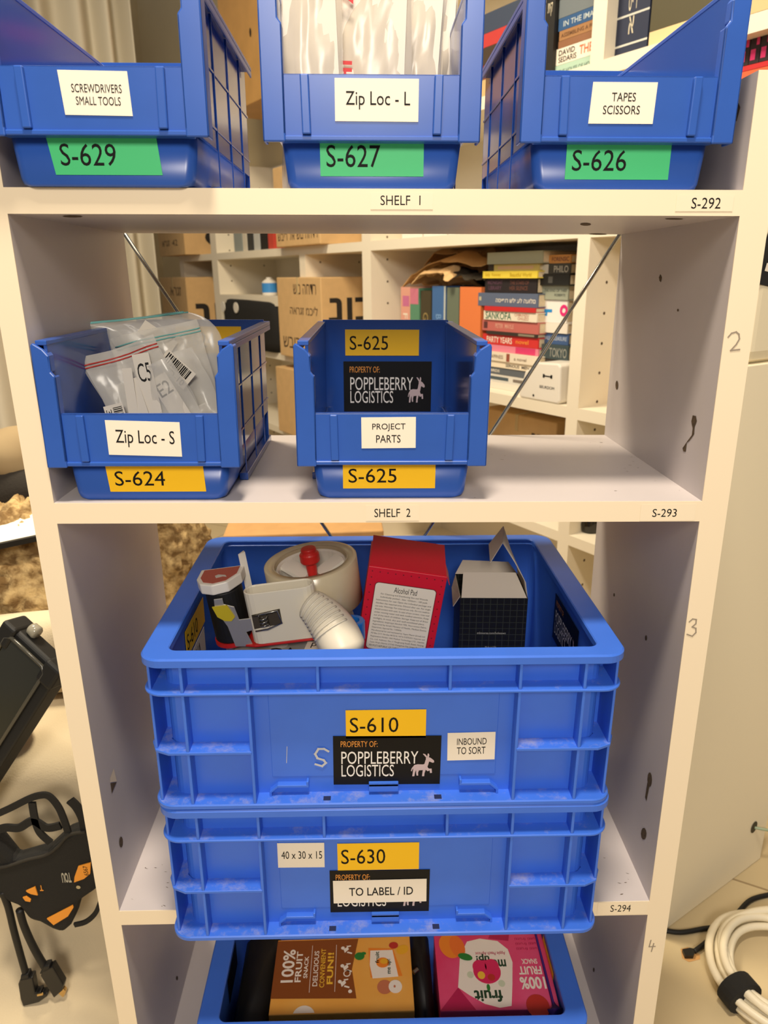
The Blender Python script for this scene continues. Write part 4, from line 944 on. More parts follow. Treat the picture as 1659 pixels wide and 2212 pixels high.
# white rounded device at the right of that shelf
dv = thing('white_device', 'white rounded desktop device on bookcase shelf in front of the books', 'device', CASEM @ Vector(((bx(1118,850,.0)+bx(1212,850,.0))/2, .0, Z0T+.0004)), (0, 0, BROT))
W_ = bx(1208, 850, 0)-bx(1118, 850, 0); H_ = bz(1190, 784, 0)-Z0T
mb = MB(); mb.prism([(-W_/2, .006), (-W_/2+.01, 0), (W_/2-.006, 0), (W_/2, .006), (W_/2-.004, H_-.006), (W_/2-.012, H_), (-W_/2+W_*.45, H_*.97), (-W_/2+W_*.14, H_*.70), (-W_/2+.005, H_*.2)], 'y', .0, .12); mb.build('housing', WHITEP, dv, bevel=.004)
mb = MB(); mb.box(W_*.08, W_*.30, -.0006, 0, H_*.64, H_*.67); mb.box(W_*.08, W_*.12, -.0006, 0, H_*.61, H_*.70); mb.box(W_*.26, W_*.30, -.0006, 0, H_*.61, H_*.70); mb.build('bone_emblem', INK, dv); mb = MB(); mb.text('BEURDOM', W_*.02, W_*.36, H_*.34, H_*.41, -.0006, 0); mb.build('lettering', INK, dv); mb = MB(); mb.disc(-W_*.12, H_*.12, .003, .003, -.0006, 0); mb.build('screw_hole', INK, dv)
# upper books (above the top-right bins)
Z2 = ZTT+.0006
GT = 'books on the upper bookcase shelf'
def standing(pl_, pr_, py_top, py_mid, rgb, lab, texts=(), bands=(), t0=.03, z=Z2, zt=None):
    return book_box(bx(pl_, py_mid, t0), bx(pr_, py_mid, t0), z, zt or z+.24, t0, .15, rgb, lab, False, texts, bands, grp=GT)
GOLDC = (206, 196, 170)
standing(1296,1329,0,60,(24,24,22),'narrow black upright book right of the bookcase upright',(('תנך',.25,.42,.75,.55,GOLDC),('Novel',.3,.8,.7,.9,GOLDC)))
standing(1331,1400,0,60,(34,42,66),'thick navy upright book with silver bands',(('ספר',.35,.55,.6,.68,GOLDC),('א',.40,.72,.56,.84,GOLDC)),((.0,.70,1,.715,(200,200,190)),(.0,.90,1,.915,(200,200,190))))
x0 = bx(1404, 60, .03); x1 = XR-.004
zz = Z2
for h, rgb, lab, tx in ((.030,(224,196,146),'tan book lying flat under the olive one on upper shelf',()), (.062,(78,72,48),'thick olive book lying flat on upper shelf',()), (.030,(120,90,90),'mauve book lying flat above the olive one',())):
    book_box(x0, min(x0+.14+h, x1-.02), zz, zz+h, .03, .15, rgb, lab, True, tx, grp=GT); zz += h+.0005
book_box(bx(1560, 45, .0), XR-.002, Z2, Z2+.028, .0, .15, (214,186,134), 'pale book lying flat at near end of upper shelf', True, grp=GT)
# stack left of the upright on the upper shelf
x0 = bx(1203, 100, .04); x1 = XA0-.006; zz = Z2
S3 = [(150,118,(168,196,176),'pale green book at the bottom of the upper stack',(('THE HOUSE OF HOPE',.1,.35,.9,.65,(110,130,120)),)),
      (118,82,(236,224,206),'white book with orange border and orange Theft title in upper stack',(('DAVID',.06,.12,.42,.46,LK),('SEDARIS',.06,.54,.46,.88,LK),('THEFT',.52,.2,.97,.75,(214,110,70)))),
      (82,66,(140,96,66),'brown book above the white Theft book',()), (66,44,(160,116,74),'tan book reading assembling a future in upper stack',(('ASSEMBLING A FORK',.05,.3,.95,.7,(110,76,50)),)),
      (44,16,(44,84,130),'blue book reading in the image in upper stack',(('IN THE IMAGE',.12,.3,.95,.75,(190,200,200)),)), (16,-25,(110,118,122),'grey book on top of the upper stack',())]
for yb, yt, rgb, lab, tx in S3:
    h = bz(1240, yt, .04)-bz(1240, yb, .04)
    book_box(x0+random.uniform(-.004, .006), x1-random.uniform(0, .01), zz, zz+h-.0005, .04, .14, rgb, lab, True, tx, grp=GT); zz += h
standing(1176,1196,0,80,(30,28,26),'black upright book left of the upper stack',(('תיק',.25,.4,.75,.5,GOLDC),))
zz = Z2
for i, (h, rgb, lab) in enumerate(((.05,(196,170,120),'tan book lowest of the dim stack beyond the middle bin'), (.03,(120,50,46),'dark red book in the dim stack beyond the middle bin'), (.035,(70,56,44),'brown book in the dim stack beyond the middle bin'), (.028,(190,60,56),'red book high in the dim stack beyond the middle bin'), (.04,(60,70,90),'blue-grey book topping the dim stack beyond the middle bin'))):
    book_box(bx(1035, 60, .05), bx(1128, 60, .05)-.01*(i % 2), zz, zz+h, .05, .14, rgb, lab, True, grp=GT); zz += h+.0005
# books at near end, below the upper shelf
zz = bz(1620, 182, .03)
zb0 = Z1T+.0006
book_box(bx(1560, 160, .03), XR-.003, zb0, bz(1620, 152, .03), .03, .15, (222,96,56), 'orange box-like book at near end of the middle shelf', True, grp=GT)
za = bz(1620, 151, .03)
book_box(bx(1560, 140, .03), XR-.003, za, bz(1620, 140, .03), .03, .15, (190,30,34), 'red book between the orange and the black-pink books', True, grp=GT)
za = bz(1620, 139, .03)
x0 = bx(1578, 110, .03)
for k, (wd, lab, s) in enumerate(((.018,'black and pink book standing first at near end','SCOTT'), (.018,'black and pink book standing second at near end','PILGRIM'), (.018,'black and pink book standing third at near end','VOLUME'), (.018,'black and pink book standing fourth at near end','BOOK'))):
    x1 = x0+wd
    if x1 > XR-.001: break
    book_box(x0, x1-.001, za, za+.105, .03, .14, (40,26,30), lab, False, (), ((.05,.1,.25,.4,(214,50,110)),(.6,.45,.9,.75,(214,50,110)),(.1,.8,.6,.95,(214,50,110))), grp=GT); x0 = x1
# glossy binders standing on the middle shelf glimpsed under the top shelf, far left bay
for i, (a, b, rgb, lab) in enumerate(((505,522,(150,156,150),'grey upright book in far left bay'), (524,532,(220,210,190),'cream upright book in far left bay'), (534,545,(60,60,60),'dark upright book in far left bay'), (548,560,(196,196,190),'light upright book in far left bay'), (562,578,(34,32,32),'black upright book in far left bay'), (579,590,(196,70,56),'red upright book in far left bay'))):
    book_box(bx(a, 515, .02), bx(b, 515, .02), Z1T+.0006, Z1T+.2, .02, .15, rgb, lab, False, grp='books in the far left bay')
# white shallow tray boxes on the middle shelf above the books
for i, (a, b, lab) in enumerate(((868,912,'white tray at left above the book bay'), (915,965,'white tray second above the book bay'), (968,1080,'long white tray above the book bay'))):
    x0, x1 = bx(a, 514, .05), bx(b, 514, .05)
    t = thing('white_tray', lab, 'tray', CASEM @ Vector(((x0+x1)/2, .05, Z1T+.0005)), (0, 0, BROT), 'white trays on bookcase shelf')
    W_ = x1-x0; mb = MB(); mb.loft([[(x, y, z) for x, y in ((-W_/2+i_, i_), (W_/2-i_, i_), (W_/2-i_, .2-i_), (-W_/2+i_, .2-i_))] for i_, z in ((0, 0), (0, .05), (.003, .05), (.003, .003))], True, True); mb.build('tray_body', WHITEP, t, bevel=.001)
    mb = MB(); mb.box(-W_*.4, W_*.4, -.001, 0, .018, .04); o = mb.build('paper_label', mat('grey_label', (200, 200, 190), .5), t)
# ---- cartons
def carton(px_corner, px_left, py_corner, dy_t, z0, z1, label, prints=(), x1px=None, t0=-.07, dep=.30, sides=()):
    xr = bx(px_corner, py_corner, t0); xl = bx(px_left, py_corner, t0)
    t = thing('cardboard_carton', label, 'cardboard box', CASEM @ Vector((xr, t0, z0)), (0, 0, BROT), 'cardboard cartons around the far bookcase')
    W, H = xr-xl, z1-z0
    mb = MB(); mb.box(-W, 0, 0, dep, 0, H, 0)
    for s, u0, v0, u1, v1 in prints: mb.text(s, -W+u0*W, -W+u1*W, H-v1*H, H-v0*H, -.0006, 1)
    mb.build('carton_body', [CARDL, mat('carton_print', (70, 52, 34), .8)], t, bevel=.003)
    if sides:
        mb = MB()
        for it in sides:
            if it[0] == 'disc': mb.disc(it[1]*dep, H-it[2]*H, it[3]*dep, it[4]*H, -.0006, 0, 24)
            else: mb.text(it[0], it[1]*dep, it[3]*dep, H-it[4]*H, H-it[2]*H, -.0006, 0, .02)
        o = mb.build('side_print', mat('carton_black_print', (34, 28, 22), .8), t); o.rotation_euler = (0, 0, PI/2)
    mb = MB(); mb.box(-W*.52, -W*.48, -.0010, .0, H*.80, H); mb.box(-W*.52, -W*.48, 0, dep*.98, H, H+.0006); mb.build('packing_tape', mat('packing_tape', (206, 180, 130), .25), t)
    return t
carton(400, 345, 545, 0, Z1T+.0006, Z1T+.26, 'carton with black round print in far left bay, under top shelf', (('ארגז', .15, .74, .45, .84), ('42', .55, .74, .75, .84)), sides=(('disc', .75, .72, .42, .20),))
carton(400, 345, 600, 0, Z0T+.0006, bz(400, 599, -.07), 'carton with bold Hebrew print in far left bay, behind the left bin', (('ארגז', .4, .16, .8, .30),), sides=(('נוב', .10, .42, .98, .85),))
carton(692, 597, 530, 0, Z1T+.0006, Z1T+.26, 'carton on middle bookcase shelf, half hidden by top shelf', (('שביר לא', .05, .80, .45, .92), ('שם החדר', .5, .80, .95, .92)), t0=-.03, dep=.2)
carton(692, 597, 600, 0, Z0T+.0006, bz(690, 599, -.03), 'tall carton with room name lines in Hebrew, between the two bins', (('שם החדר', .40, .08, .90, .20), ('הארגז מכיל', .30, .34, .92, .45), ('שביר', .10, .74, .50, .88)), sides=(('נוב', .12, .24, .98, .52),), t0=-.03, dep=.22)
carton(692, 597, 830, 0, -.4145, Z0B-.02, 'carton on low bookcase shelf, seen between the two bins', (), t0=-.03, dep=.22)
carton(1205, 1040, 890, 0, -.4145, bz(1100, 892, .125), 'wide carton under the book stacks with Hebrew word', (('החדר', .70, .18, .95, .40),), t0=.125, dep=.145)
carton(790, 694, 1138, 0, FZ+.0455, -.50, 'low carton with black square print seen over the upper crate', (('ח', .2, .02, .8, .30),), t0=-.03, dep=.25)
# tan carton on the floor behind the unit
t = thing('cardboard_carton', 'tan carton on the floor behind the upper crate', 'cardboard box', (-.150, .93, FZ+.0005), (0, 0, .05), 'cardboard cartons around the far bookcase')
mb = MB(); mb.box(-.16, .16, -.12, .12, 0, .42); mb.build('carton_body', CARD, t, bevel=.003)
mb = MB(); mb.box(-.16, .16, -.004, .004, .4202, .4208); mb.build('flap_seam', mat('carton_print', (70, 52, 34), .8), t)
# black bag with white fittings, blue bottle
bg = thing('black_bag', 'black soft bag with two white fittings on the low shelf behind the left bin', 'bag', CASEM @ Vector(((bx(478,670,-.02)+bx(592,670,-.02))/2, -.02, Z0T+.0006)), (0, 0, BROT))
W_ = bx(592, 670, -.02)-bx(478, 670, -.02); H_ = bz(540, 645, -.02)-Z0T
mb = MB()
mb.loft([[(p[0]+.01*noise.noise(Vector((p[0]*9, p[1]*9, z*9))), p[1], z*(1+.10*noise.noise(Vector((p[0]*7, p[1]*5, 1))))) for p in rrect(-W_/2+i, W_/2-i, i*.5, .2-i*.5, .04, z, 5)] for i, z in ((.01, 0), (0, .04), (0, H_*.75), (.02, H_*.92), (.06, H_))], True, True); mb.build('bag_body', BLACKF, bg, smooth=True)
for u in (.06, .33):
    q = -W_/2+u*W_; mb = MB(); mb.disc(q, H_*.80, W_*.045, .022, -.004, 0, 14); mb.build('white_fitting', WHITEP, bg, solid=.003)
x_ = bx(578, 632, .05); zsh = bz(500, 637)+.0005
bt = thing('small_bottle', 'small bottle with blue label on the white shelf', 'bottle', CASEM @ Vector((x_, .06, zsh)), (0, 0, BROT)); mb = MB(); mb.lathe([(.028, 0), (.03, .004), (.03, .052), (.02, .060), (.012, .064), (.012, .07)], 20); mb.build('bottle_body', WHITEP, bt, smooth=False)
mb = MB(); mb.lathe([(.0305, .012), (.0305, .048)], 20); mb.build('blue_label', mat('blue_bottle_label', (60, 140, 210), .5), bt)
# picture frame standing in the near right bay and small bottles low down
fr = thing('picture_frame', 'thin orange wooden frame standing in the near right bookcase bay', 'frame', CASEM @ Vector((bx(1312, 760, .14), .14, Z0T+.0006)), (0, 0, BROT))
for nm, a in (('stile', (0, .012, 0, .02, 0, .26)), ('stile', (.16, .172, 0, .02, 0, .26)), ('rail', (.012, .16, 0, .02, 0, .012)), ('rail', (.012, .16, 0, .02, .248, .26))):
    mb = MB(); mb.box(*a); mb.build(nm, mat('orange_wood', (196, 128, 66), .5), fr)
mb = MB(); mb.box(.012, .16, .012, .016, .012, .248); mb.build('picture', mat('pale_print', (226, 214, 190), .6), fr)
for i, (px, py, lab) in enumerate(((1268, 1215, 'dark glass jar in front on the low shelf right of the crate'), (1276, 1180, 'dark glass jar behind on the low shelf right of the crate'))):
    p = bk(px, py, .06+.07*i)
    t = thing('glass_jar', lab, 'jar', CASEM @ Vector((p.x, .06+.07*i, -.4145)), (0, 0, 0), 'dark jars on the low bookcase shelf')
    mb = MB(); mb.lathe([(.018, 0), (.022, .004), (.024, .02), (.020, .04), (.012, .05), (.012, .066)], 20); mb.build('jar_body', mat('dark_glass', (30, 26, 20), .1), t, smooth=True)
    mb = MB(); mb.lathe([(.013, .060), (.0145, .061), (.0145, .074), (.013, .075)], 16); mb.build('lid', BLACKP, t)
# folded papers and folder low behind the crate
t = thing('paper_stack', 'loose stack of white papers on low shelf behind the upper crate', 'papers', CASEM @ Vector((bx(1120, 1140, .05), .006, -.4145)), (0, 0, BROT))
for k in range(6):
    mb = MB(); mb.box(-.12, .10, 0, .105, .018*k, .018*k+.014); o = mb.build('sheet_bundle', mat('paper_white', (226, 220, 206), .7), t); o.rotation_euler = (0, 0, .012*(k % 3)-.012)
# ------------------------------------------------------------------ curtain
CUR = mat('curtain_cloth', (196, 188, 168), .85)
def curtain(name, label, p0, p1, z0, z1, seed, amp=.03, folds=9):
    mb = MB(); p0 = Vector(p0); p1 = Vector(p1); d = (p1-p0); L_ = d.length; d.normalize(); nrm = Vector((d.y, -d.x, 0))
    def fn(a, b):
        off = amp*math.sin(a*folds*2*PI+.6*math.sin(a*13+seed)) + .3*amp*math.sin(a*folds*5.3+seed)
        p = p0+d*(a*L_)+nrm*off*(.7+.3*b); return (p.x-p0.x, p.y-p0.y, z0+(z1-z0)*b - z0)
    mb.grid(fn, 220, 6); o = mb.build(name, CUR, None, smooth=True, solid=.002); o.location = (p0.x, p0.y, z0); return tag(o, label, 'curtain')
a = at(96, 60, y=2.3); b = at(325, 60, y=2.5)
curtain('curtain', 'grey-beige pleated curtain hanging beyond the left side of the unit', (a.x-.35, 2.2, 0), (b.x-.09, 2.55, 0), FZ+.02, 1.7, 1, .05, 6)
a = at(-40, 700, y=1.2)
curtain('curtain', 'pale curtain edge hanging at far left of the view', (-1.35, 1.1, 0), (at(34, 700, y=1.3).x, 1.3, 0), FZ+.02, 1.7, 4, .03, 6)

# ------------------------------------------------------------------ left side: pouf, fleece, tablet, tool pouch
CREAM = mat('cream_fabric', (206, 190, 158), .9, bump=.25, bump_scale=500)
PFY = .16
pf = thing('pouffe', 'cream fabric pouffe to the left of the shelving unit', 'seat', (-.66, .40, FZ+.0005))
mb = MB()
mb.loft([rrect(-.36+max(i, 0), .36-max(i, 0), -.22-e_, .22-i, .10, z, 8) for i, e_, z in ((.0, .17, 0), (.0, .16, .012), (.0, .065, .04), (.0, -.01, .075), (-.0, -.015, .17), (.0, -.005, .330), (.02, -.02, .352), (.06, -.06, .362), (.2, -.2, .366))], True, True); mb.build('cover', CREAM, pf, smooth=True)
mb = MB(); lp = rrect(-.366, .366, -.226, .226, .10, .21, 8); mb.tube(lp+[lp[0]], .004, 6); mb.build('piping', CREAM, pf, smooth=True)
bc = thing('cushion', 'cream rounded cushion standing on the pouffe behind the tablet', 'cushion', (-.45, .33, FZ+.368), (-.25, 0, .15))
mb = MB(); n_ = 20
def cush(sg):
    def fn(a, b):
        x, z = (a-.5)*2, (b-.5)*2; e = max(0, (1-x**4)*(1-z**4))**.5
        return (x*.12*(1-.08*(z*z)), sg*.035*e, (z*(1-.06*x*x)+.95)*.058)
    return fn
mb.grid(cush(-1), n_, n_); mb.grid(cush(1), n_, n_); mb.build('cover', CREAM, bc, smooth=True)
# shaggy fleece
FLE = mat('shaggy_fleece', (196, 168, 116), .95, rgb2=(120, 92, 52), noise_scale=60, bump=1.0, bump_scale=240)
def fleece(name, label, c, s, seed, kind=None):
    bm = bmesh.new(); bmesh.ops.create_icosphere(bm, subdivisions=6, radius=1)
    for v in bm.verts:
        p = v.co.copy(); q = Vector((p.x*s[0], p.y*s[1], p.z*s[2]))
        f = noise.noise(q*9+Vector((seed, 0, 0)))*.028
        f += (abs(noise.noise(q*46+Vector((0, seed, 0))))+.6*abs(noise.noise(q*95)))*.020
        v.co = q+p.normalized()*f
        if v.co.z < -s[2]*.9: v.co.z = -s[2]*.9
    me = bpy.data.meshes.new(name); bm.to_mesh(me); bm.free(); me.materials.append(FLE)
    me.polygons.foreach_set('use_smooth', [True]*len(me.polygons))
    o = bpy.data.objects.new(name, me); COL.objects.link(o); o.location = c; return tag(o, label, 'throw')
fleece('fleece_throw', 'shaggy beige fleece throw heaped on the pouffe left of the unit', (-.545, .47, -.262), (.16, .085, .110), 3)
fleece('fleece_throw', 'shaggy brown fleece throw seen behind the left panel and upper crate', (-.405, .725, FZ+.30), (.085, .070, .33), 7)
mb = MB(); pts = [at(350, 1235, y=.62), at(375, 1215, y=.64), at(405, 1205, y=.66), at(425, 1215, y=.68)]
c0 = pts[0].copy(); mb.tube([p-c0 for p in pts], [.010, .016, .016, .010], 10); 
# dark clothing and board above the fleece
DC = mat('dark_cloth', (34, 28, 20), .9, bump=.4, bump_scale=300); BGE = mat('beige_cloth', (150, 130, 96), .9)
def lumpy(name, label, c, s, seed, m, cat):
    bm = bmesh.new(); bmesh.ops.create_icosphere(bm, subdivisions=4, radius=1)
    for v in bm.verts:
        p = v.co.copy(); q = Vector((p.x*s[0], p.y*s[1], p.z*s[2])); v.co = q+p*(.02*noise.noise(q*14+Vector((seed, 0, 0))))
    me = bpy.data.meshes.new(name); bm.to_mesh(me); bm.free(); me.materials.append(m); me.polygons.foreach_set('use_smooth', [True]*len(me.polygons))
    o = bpy.data.objects.new(name, me); COL.objects.link(o); o.location = c; return tag(o, label, cat)
lumpy('dark_garment', 'dark folded garment on the heap at far left', at(15,1050,y=.60), (.13, .06, .05), 2, DC, 'clothing')
lumpy('beige_garment', 'beige folded garment topping the heap at far left', at(10,985,y=.60), (.09, .05, .04), 5, BGE, 'clothing')
bd = thing('clipboard', 'white board with black edge lying on the fleece at far left', 'board', at(45, 1138, y=.43), (.15, -.10, .35))
mb = MB(); mb.box(-.16, .085, -.05, .05, 0, .006); mb.build('board', PAPER, bd, bevel=.001)
mb = MB(); mb.box(-.162, .087, -.055, -.050, -.001, .007); mb.build('black_edge', BLACKP, bd)
mb = MB(); mb.lathe([(.022, .006), (.024, .010), (.020, .014), (.006, .015)], 24, (.055, -.022, 0)); mb.build('clear_disc', mat('grey_glass', (120, 116, 100), .1), bd, smooth=True)
# rugged tablet
tb = thing('tablet', 'black rugged tablet leaning against the cushion left of the unit', 'tablet', at(84, 1385, y=.155), (-.42, -.95, .05))
mb = MB(); mb.loft([rrect(-.25+i, .0-i, -.012, .012, .004, z, 2) for i, z in ((.006, -.046), (.0, -.038), (.0, .032), (.006, .038))], True, True); mb.build('case', BLACKR, tb, bevel=.004, seg=3)
mb = MB(); mb.box(-.235, -.012, -.0132, -.0122, -.030, .026); mb.build('screen', mat('dim_screen', (46, 46, 38), .12, spec=.6), tb, bevel=.0004)
for a in ((-.022, -.004, .020, .040), (-.022, -.004, -.048, -.026)):
    mb = MB(); mb.box(a[0]-.004, a[1]+.006, -.016, .016, a[2], a[3]); mb.build('corner_bumper', BLACKR, tb, bevel=.004, seg=3)
mb = MB(); mb.tube([(-.24, -.014, -.032), (-.014, -.014, -.032), (-.009, -.014, -.026), (-.009, -.014, .022), (-.014, -.014, .028), (-.24, -.014, .028)], .0022, 8); mb.build('bezel_rim', mat('bezel_gloss', (70, 68, 60), .2), tb, smooth=True)
mb = MB(); mb.lathe([(.006, 0), (.0075, .002), (.007, .010), (.005, .012)], 18, (.006, 0, .005)); o = mb.build('clear_knob', mat('clear_knob', (150, 146, 130), .1), tb, smooth=True)
# tool pouch
POY = .125
TPc = at(100, 1850, y=POY)
tp = thing('tool_pouch', 'black fabric tool pouch with orange patches hanging over the pouffe', 'pouch', TPc, (0, 0, 0))
def L(px, py, y=POY): q = at(px, py, y=y)-TPc; return (q.x, q.z)
def flat_part(nm, pts, m, yoff=0.0, th=.010, bev=.002, par=tp):
    mb = MB(); P = [L(*p) for p in pts]; mb.prism(P, 'y', yoff, yoff+th); return mb.build(nm, m, par, bevel=bev)
flat_part('body', [(-25,1880),(-20,1800),(30,1862),(100,1842),(140,1805),(180,1790),(205,1800),(212,1850),(214,1900),(206,1925),(170,1950),(160,1985),(150,2005),(135,2018),(112,2010),(85,1995),(62,1990),(40,1960),(-25,1935)], BLACKF, 0, .022, .006)
ORP = mat('orange_patch', (232, 150, 44), .55)
PY_ = -.0008
for nm, pts in (('orange_patch', [(170,1869),(197,1861),(196,1885),(183,1896),(161,1904),(162,1892)]), ('orange_patch', [(57,1922),(77,1913),(83,1932),(68,1929),(60,1925)]), ('orange_patch', [(50,1936),(58,1934),(68,1941),(67,1946),(56,1944)]), ('orange_patch', [(102,1982),(158,1953),(160,1958),(148,1977),(117,1996)])):
    flat_part(nm, pts, ORP, PY_-.0012, .0018, .0004)
mb = MB()
a, b = L(180, 1868), L(193, 1888); mb.text('6567', min(a[0], b[0]), max(a[0], b[0]), b[1], a[1], -.0022, 0, 0, 90); mb.build('print', INK, tp)
mb = MB(); a, b = L(132, 1884), L(156, 1905); mb.text('TOU', a[0], b[0], b[1], a[1], -.0010, 0, .03, 180); mb.build('print', mat('grey_print2', (170, 166, 150), .6), tp)
mb = MB(); a, b = L(85, 1911), L(95, 1923); mb.text('T', a[0], b[0], b[1], a[1], -.0010, 0, .02, 180); mb.build('print', ORP, tp)
def strap(nm, pts, wpx, m, y=POY, th=.003, par=tp):
    mb = MB(); C = [Vector((L(*p)[0], 0, L(*p)[1])) for p in pts]; wd = wpx/1568*.72
    V = []
    for i, p in enumerate(C):
        d = (C[min(i+1, len(C)-1)]-C[max(i-1, 0)]).normalized(); n_ = Vector((-d.z, 0, d.x))*wd/2
        V += [p-n_, p+n_]
    V += [v+Vector((0, th, 0)) for v in V]; k = len(C); Fc = []
    for i in range(k-1):
        a, b, c, d = 2*i, 2*i+1, 2*i+3, 2*i+2; o = 2*k
        Fc += [(a, b, c, d), (a+o, d+o, c+o, b+o), (a, d, d+o, a+o), (b, b+o, c+o, c)]
    mb.add(V, Fc); return mb.build(nm, m, par)
def smoothpts(P, n=6):
    out = []
    for i in range(len(P)-1):
        p0 = P[max(i-1, 0)]; p1 = P[i]; p2 = P[i+1]; p3 = P[min(i+2, len(P)-1)]
        for k in range(n):
            t = k/n; out.append(tuple(.5*((2*p1[j])+(-p0[j]+p2[j])*t+(2*p0[j]-5*p1[j]+4*p2[j]-p3[j])*t*t+(-p0[j]+3*p1[j]-3*p2[j]+p3[j])*t**3) for j in range(len(p1))))
    return out+[tuple(P[-1])]
strap('strap', smoothpts([(-25,1768),(20,1748),(60,1728),(85,1720),(105,1722),(125,1745),(138,1775),(146,1800)]), 16, BLACKF)
strap('strap', smoothpts([(68,1735),(74,1770),(85,1800),(108,1822)]), 17, BLACKF)
strap('strap', smoothpts([(-20,1800),(10,1790),(40,1790),(70,1775),(100,1790),(130,1785)]), 20, BLACKF)
strap('strap', smoothpts([(160,2000),(185,1993),(205,1975),(216,1950)]), 12, BLACKF)
strap('strap', smoothpts([(150,1730),(165,1745),(178,1770),(184,1800)]), 22, BLACKF)
mb = MB(); P = [Vector((L(*p)[0], -.0015, L(*p)[1])) for p in smoothpts([(-20,1875),(20,1868),(60,1855),(100,1845),(125,1828),(150,1802),(185,1795)])]; mb.tube(P, .0018, 6); mb.build('edge_binding', mat('binding', (44, 40, 32), .9), tp, smooth=True)
mb = MB(); mb.disc(L(170, 1915)[0], L(170, 1915)[1], .0025, .0025, -.0012, 0); mb.build('snap', STEEL, tp)
# dark red cloth behind pouch
lumpy('red_cloth', 'dark red cloth tucked under the tablet at far left', (at(20, 1730, y=.22).x-.01, .235, FZ+.385), (.045, .03, .022), 8, mat('dark_red_cloth', (96, 24, 18), .9), 'cloth')
# two display cables with plugs
def cable(nm, lab, pts, r, m, cat, y0):
    t = thing(nm, lab, cat, at(*pts[0], y=y0)); c0 = t.location
    mb = MB(); P = [Vector(at(p[0], p[1], y=y0))-c0 for p in smoothpts(pts)]; mb.tube(P, r, 10); mb.build('cord', m, t, smooth=True); return t, P
CY = .128
t, P = cable('display_cable', 'black cable with right-angle plug hanging from the pouch', [(5,1925),(18,1960),(30,2010),(45,2065),(55,2100)], .0042, BLACKR, 'cable', CY)
def plug(t, nm, pts, m, y, th):
    mb = MB(); c = mw(t).translation; Q = [(lambda q: (q.x-c.x, q.z-c.z))(at(p[0], p[1], y=y)) for p in pts]; mb.prism(Q, 'y', -th/2+(y-c.y), th/2+(y-c.y)); return mb.build(nm, m, t, bevel=.0015)
plug(t, 'strain_relief', [(48,2100),(64,2097),(67,2108),(47,2112)], BLACKR, CY, .010)
plug(t, 'plug', [(43,2118),(47,2108),(74,2103),(77,2120),(80,2137),(92,2134),(92,2140),(106,2137),(106,2144),(88,2157),(54,2166),(48,2150)], BLACKP, CY, .011)
o = plug(t, 'connector', [(80,2147),(93,2144),(94,2149),(80,2152)], mat('brass', (214, 180, 120), .3, metal=1), CY-.0058, .002)
t, P = cable('display_cable', 'black cable with straight gold-tipped plug hanging from the pouch', [(42,1965),(52,2000),(72,2045),(92,2080),(100,2092)], .0045, BLACKR, 'cable', CY)
plug(t, 'strain_relief', [(88,2098),(98,2080),(110,2078),(112,2092)], BLACKR, CY, .010)
plug(t, 'plug', [(91,2100),(97,2090),(117,2080),(124,2092),(141,2120),(138,2132),(120,2148)], BLACKP, CY, .011)
plug(t, 'connector', [(127,2142),(139,2131),(144,2138),(142,2144),(138,2152)], mat('brass', (214, 180, 120), .3, metal=1), CY, .006)

# ------------------------------------------------------------------ right side: white end cabinet, tub, cables on the floor
QC = Vector((0.392, 0.238, 0))
CROT = math.radians(32)                                # x along the cabinet's side (away), y back
cabn = thing('end_cabinet', 'slim cream cabinet with a cable hole, right of the shelving unit', 'cabinet', (QC.x, QC.y, FZ+.0005), (0, 0, CROT))
nrm = Vector((-D_.y, D_.x, 0)); dd = ray(1640, 788); k = ((QC-CAM).dot(nrm))/dd.dot(nrm); zt = (CAM+dd*k).z
CW = .262; CD = .085; CHh = zt-FZ
CABW = mat('cabinet_cream', (242, 230, 200), .55)
mb = MB(); mb.box(0, CW, 0, CD, 0, CHh); mb.build('carcass', CABW, cabn, bevel=.0012)
def cb(px, py): 
    d = ray(px, py); k = ((QC-CAM).dot(nrm))/d.dot(nrm); p = CAM+d*k; return ((p-QC).dot(D_), p.z-FZ)
mb = MB(); c_ = cb(1628, 1787); mb.disc(c_[0], c_[1], .0085, .0105, -.0008, 0); mb.build('cable_hole', mat('hole_dark', (70, 62, 40), .8), cabn)
mb = MB(); P = [Vector((c_[0]+.001, -.001, c_[1]-.001)), Vector((c_[0]+.03, -.018, c_[1]-.010)), Vector((c_[0]+.07, -.028, c_[1]-.020))]; mb.tube(P, .0022, 8); g = mb.build('green_cable', mat('pale_green_cable', (156, 170, 140), .5), None, smooth=True); g.location = cabn.location; g.rotation_euler = cabn.rotation_euler; tag(g, 'pale green cable coming out of the cabinet hole', 'cable')
tub = thing('white_tub', 'white rounded tub with black label standing on the end cabinet', 'tub', QC+D_*.135+nrm*.0425+Vector((0, 0, zt+.0010)), (0, 0, CROT))
mb = MB(); mb.loft([rrect(-.130+i, .130-i, -.0405+i, .0405-i, .030, z, 8) for i, z in ((.010, 0), (.003, .004), (.0, .014), (.0, .185), (.003, .19), (.010, .192))], True, True); mb.build('tub_body', mat('tub_cream', (240, 228, 196), .35), tub, smooth=False, bevel=.001)
mb = MB(); mb.lathe([(.0, .0)] and [(.038, .192), (.040, .196), (.040, .215), (.034, .22)], 28); mb.build('lid', BLACKP, tub, smooth=False)
mt = mw(tub); 
def tbp(px, py):
    d = ray(px, py); o0 = mt @ Vector((0, -.0412, 0)); k = ((o0-CAM).dot(nrm))/d.dot(nrm); q = mt.inverted() @ (CAM+d*k); return (q.x, q.z)
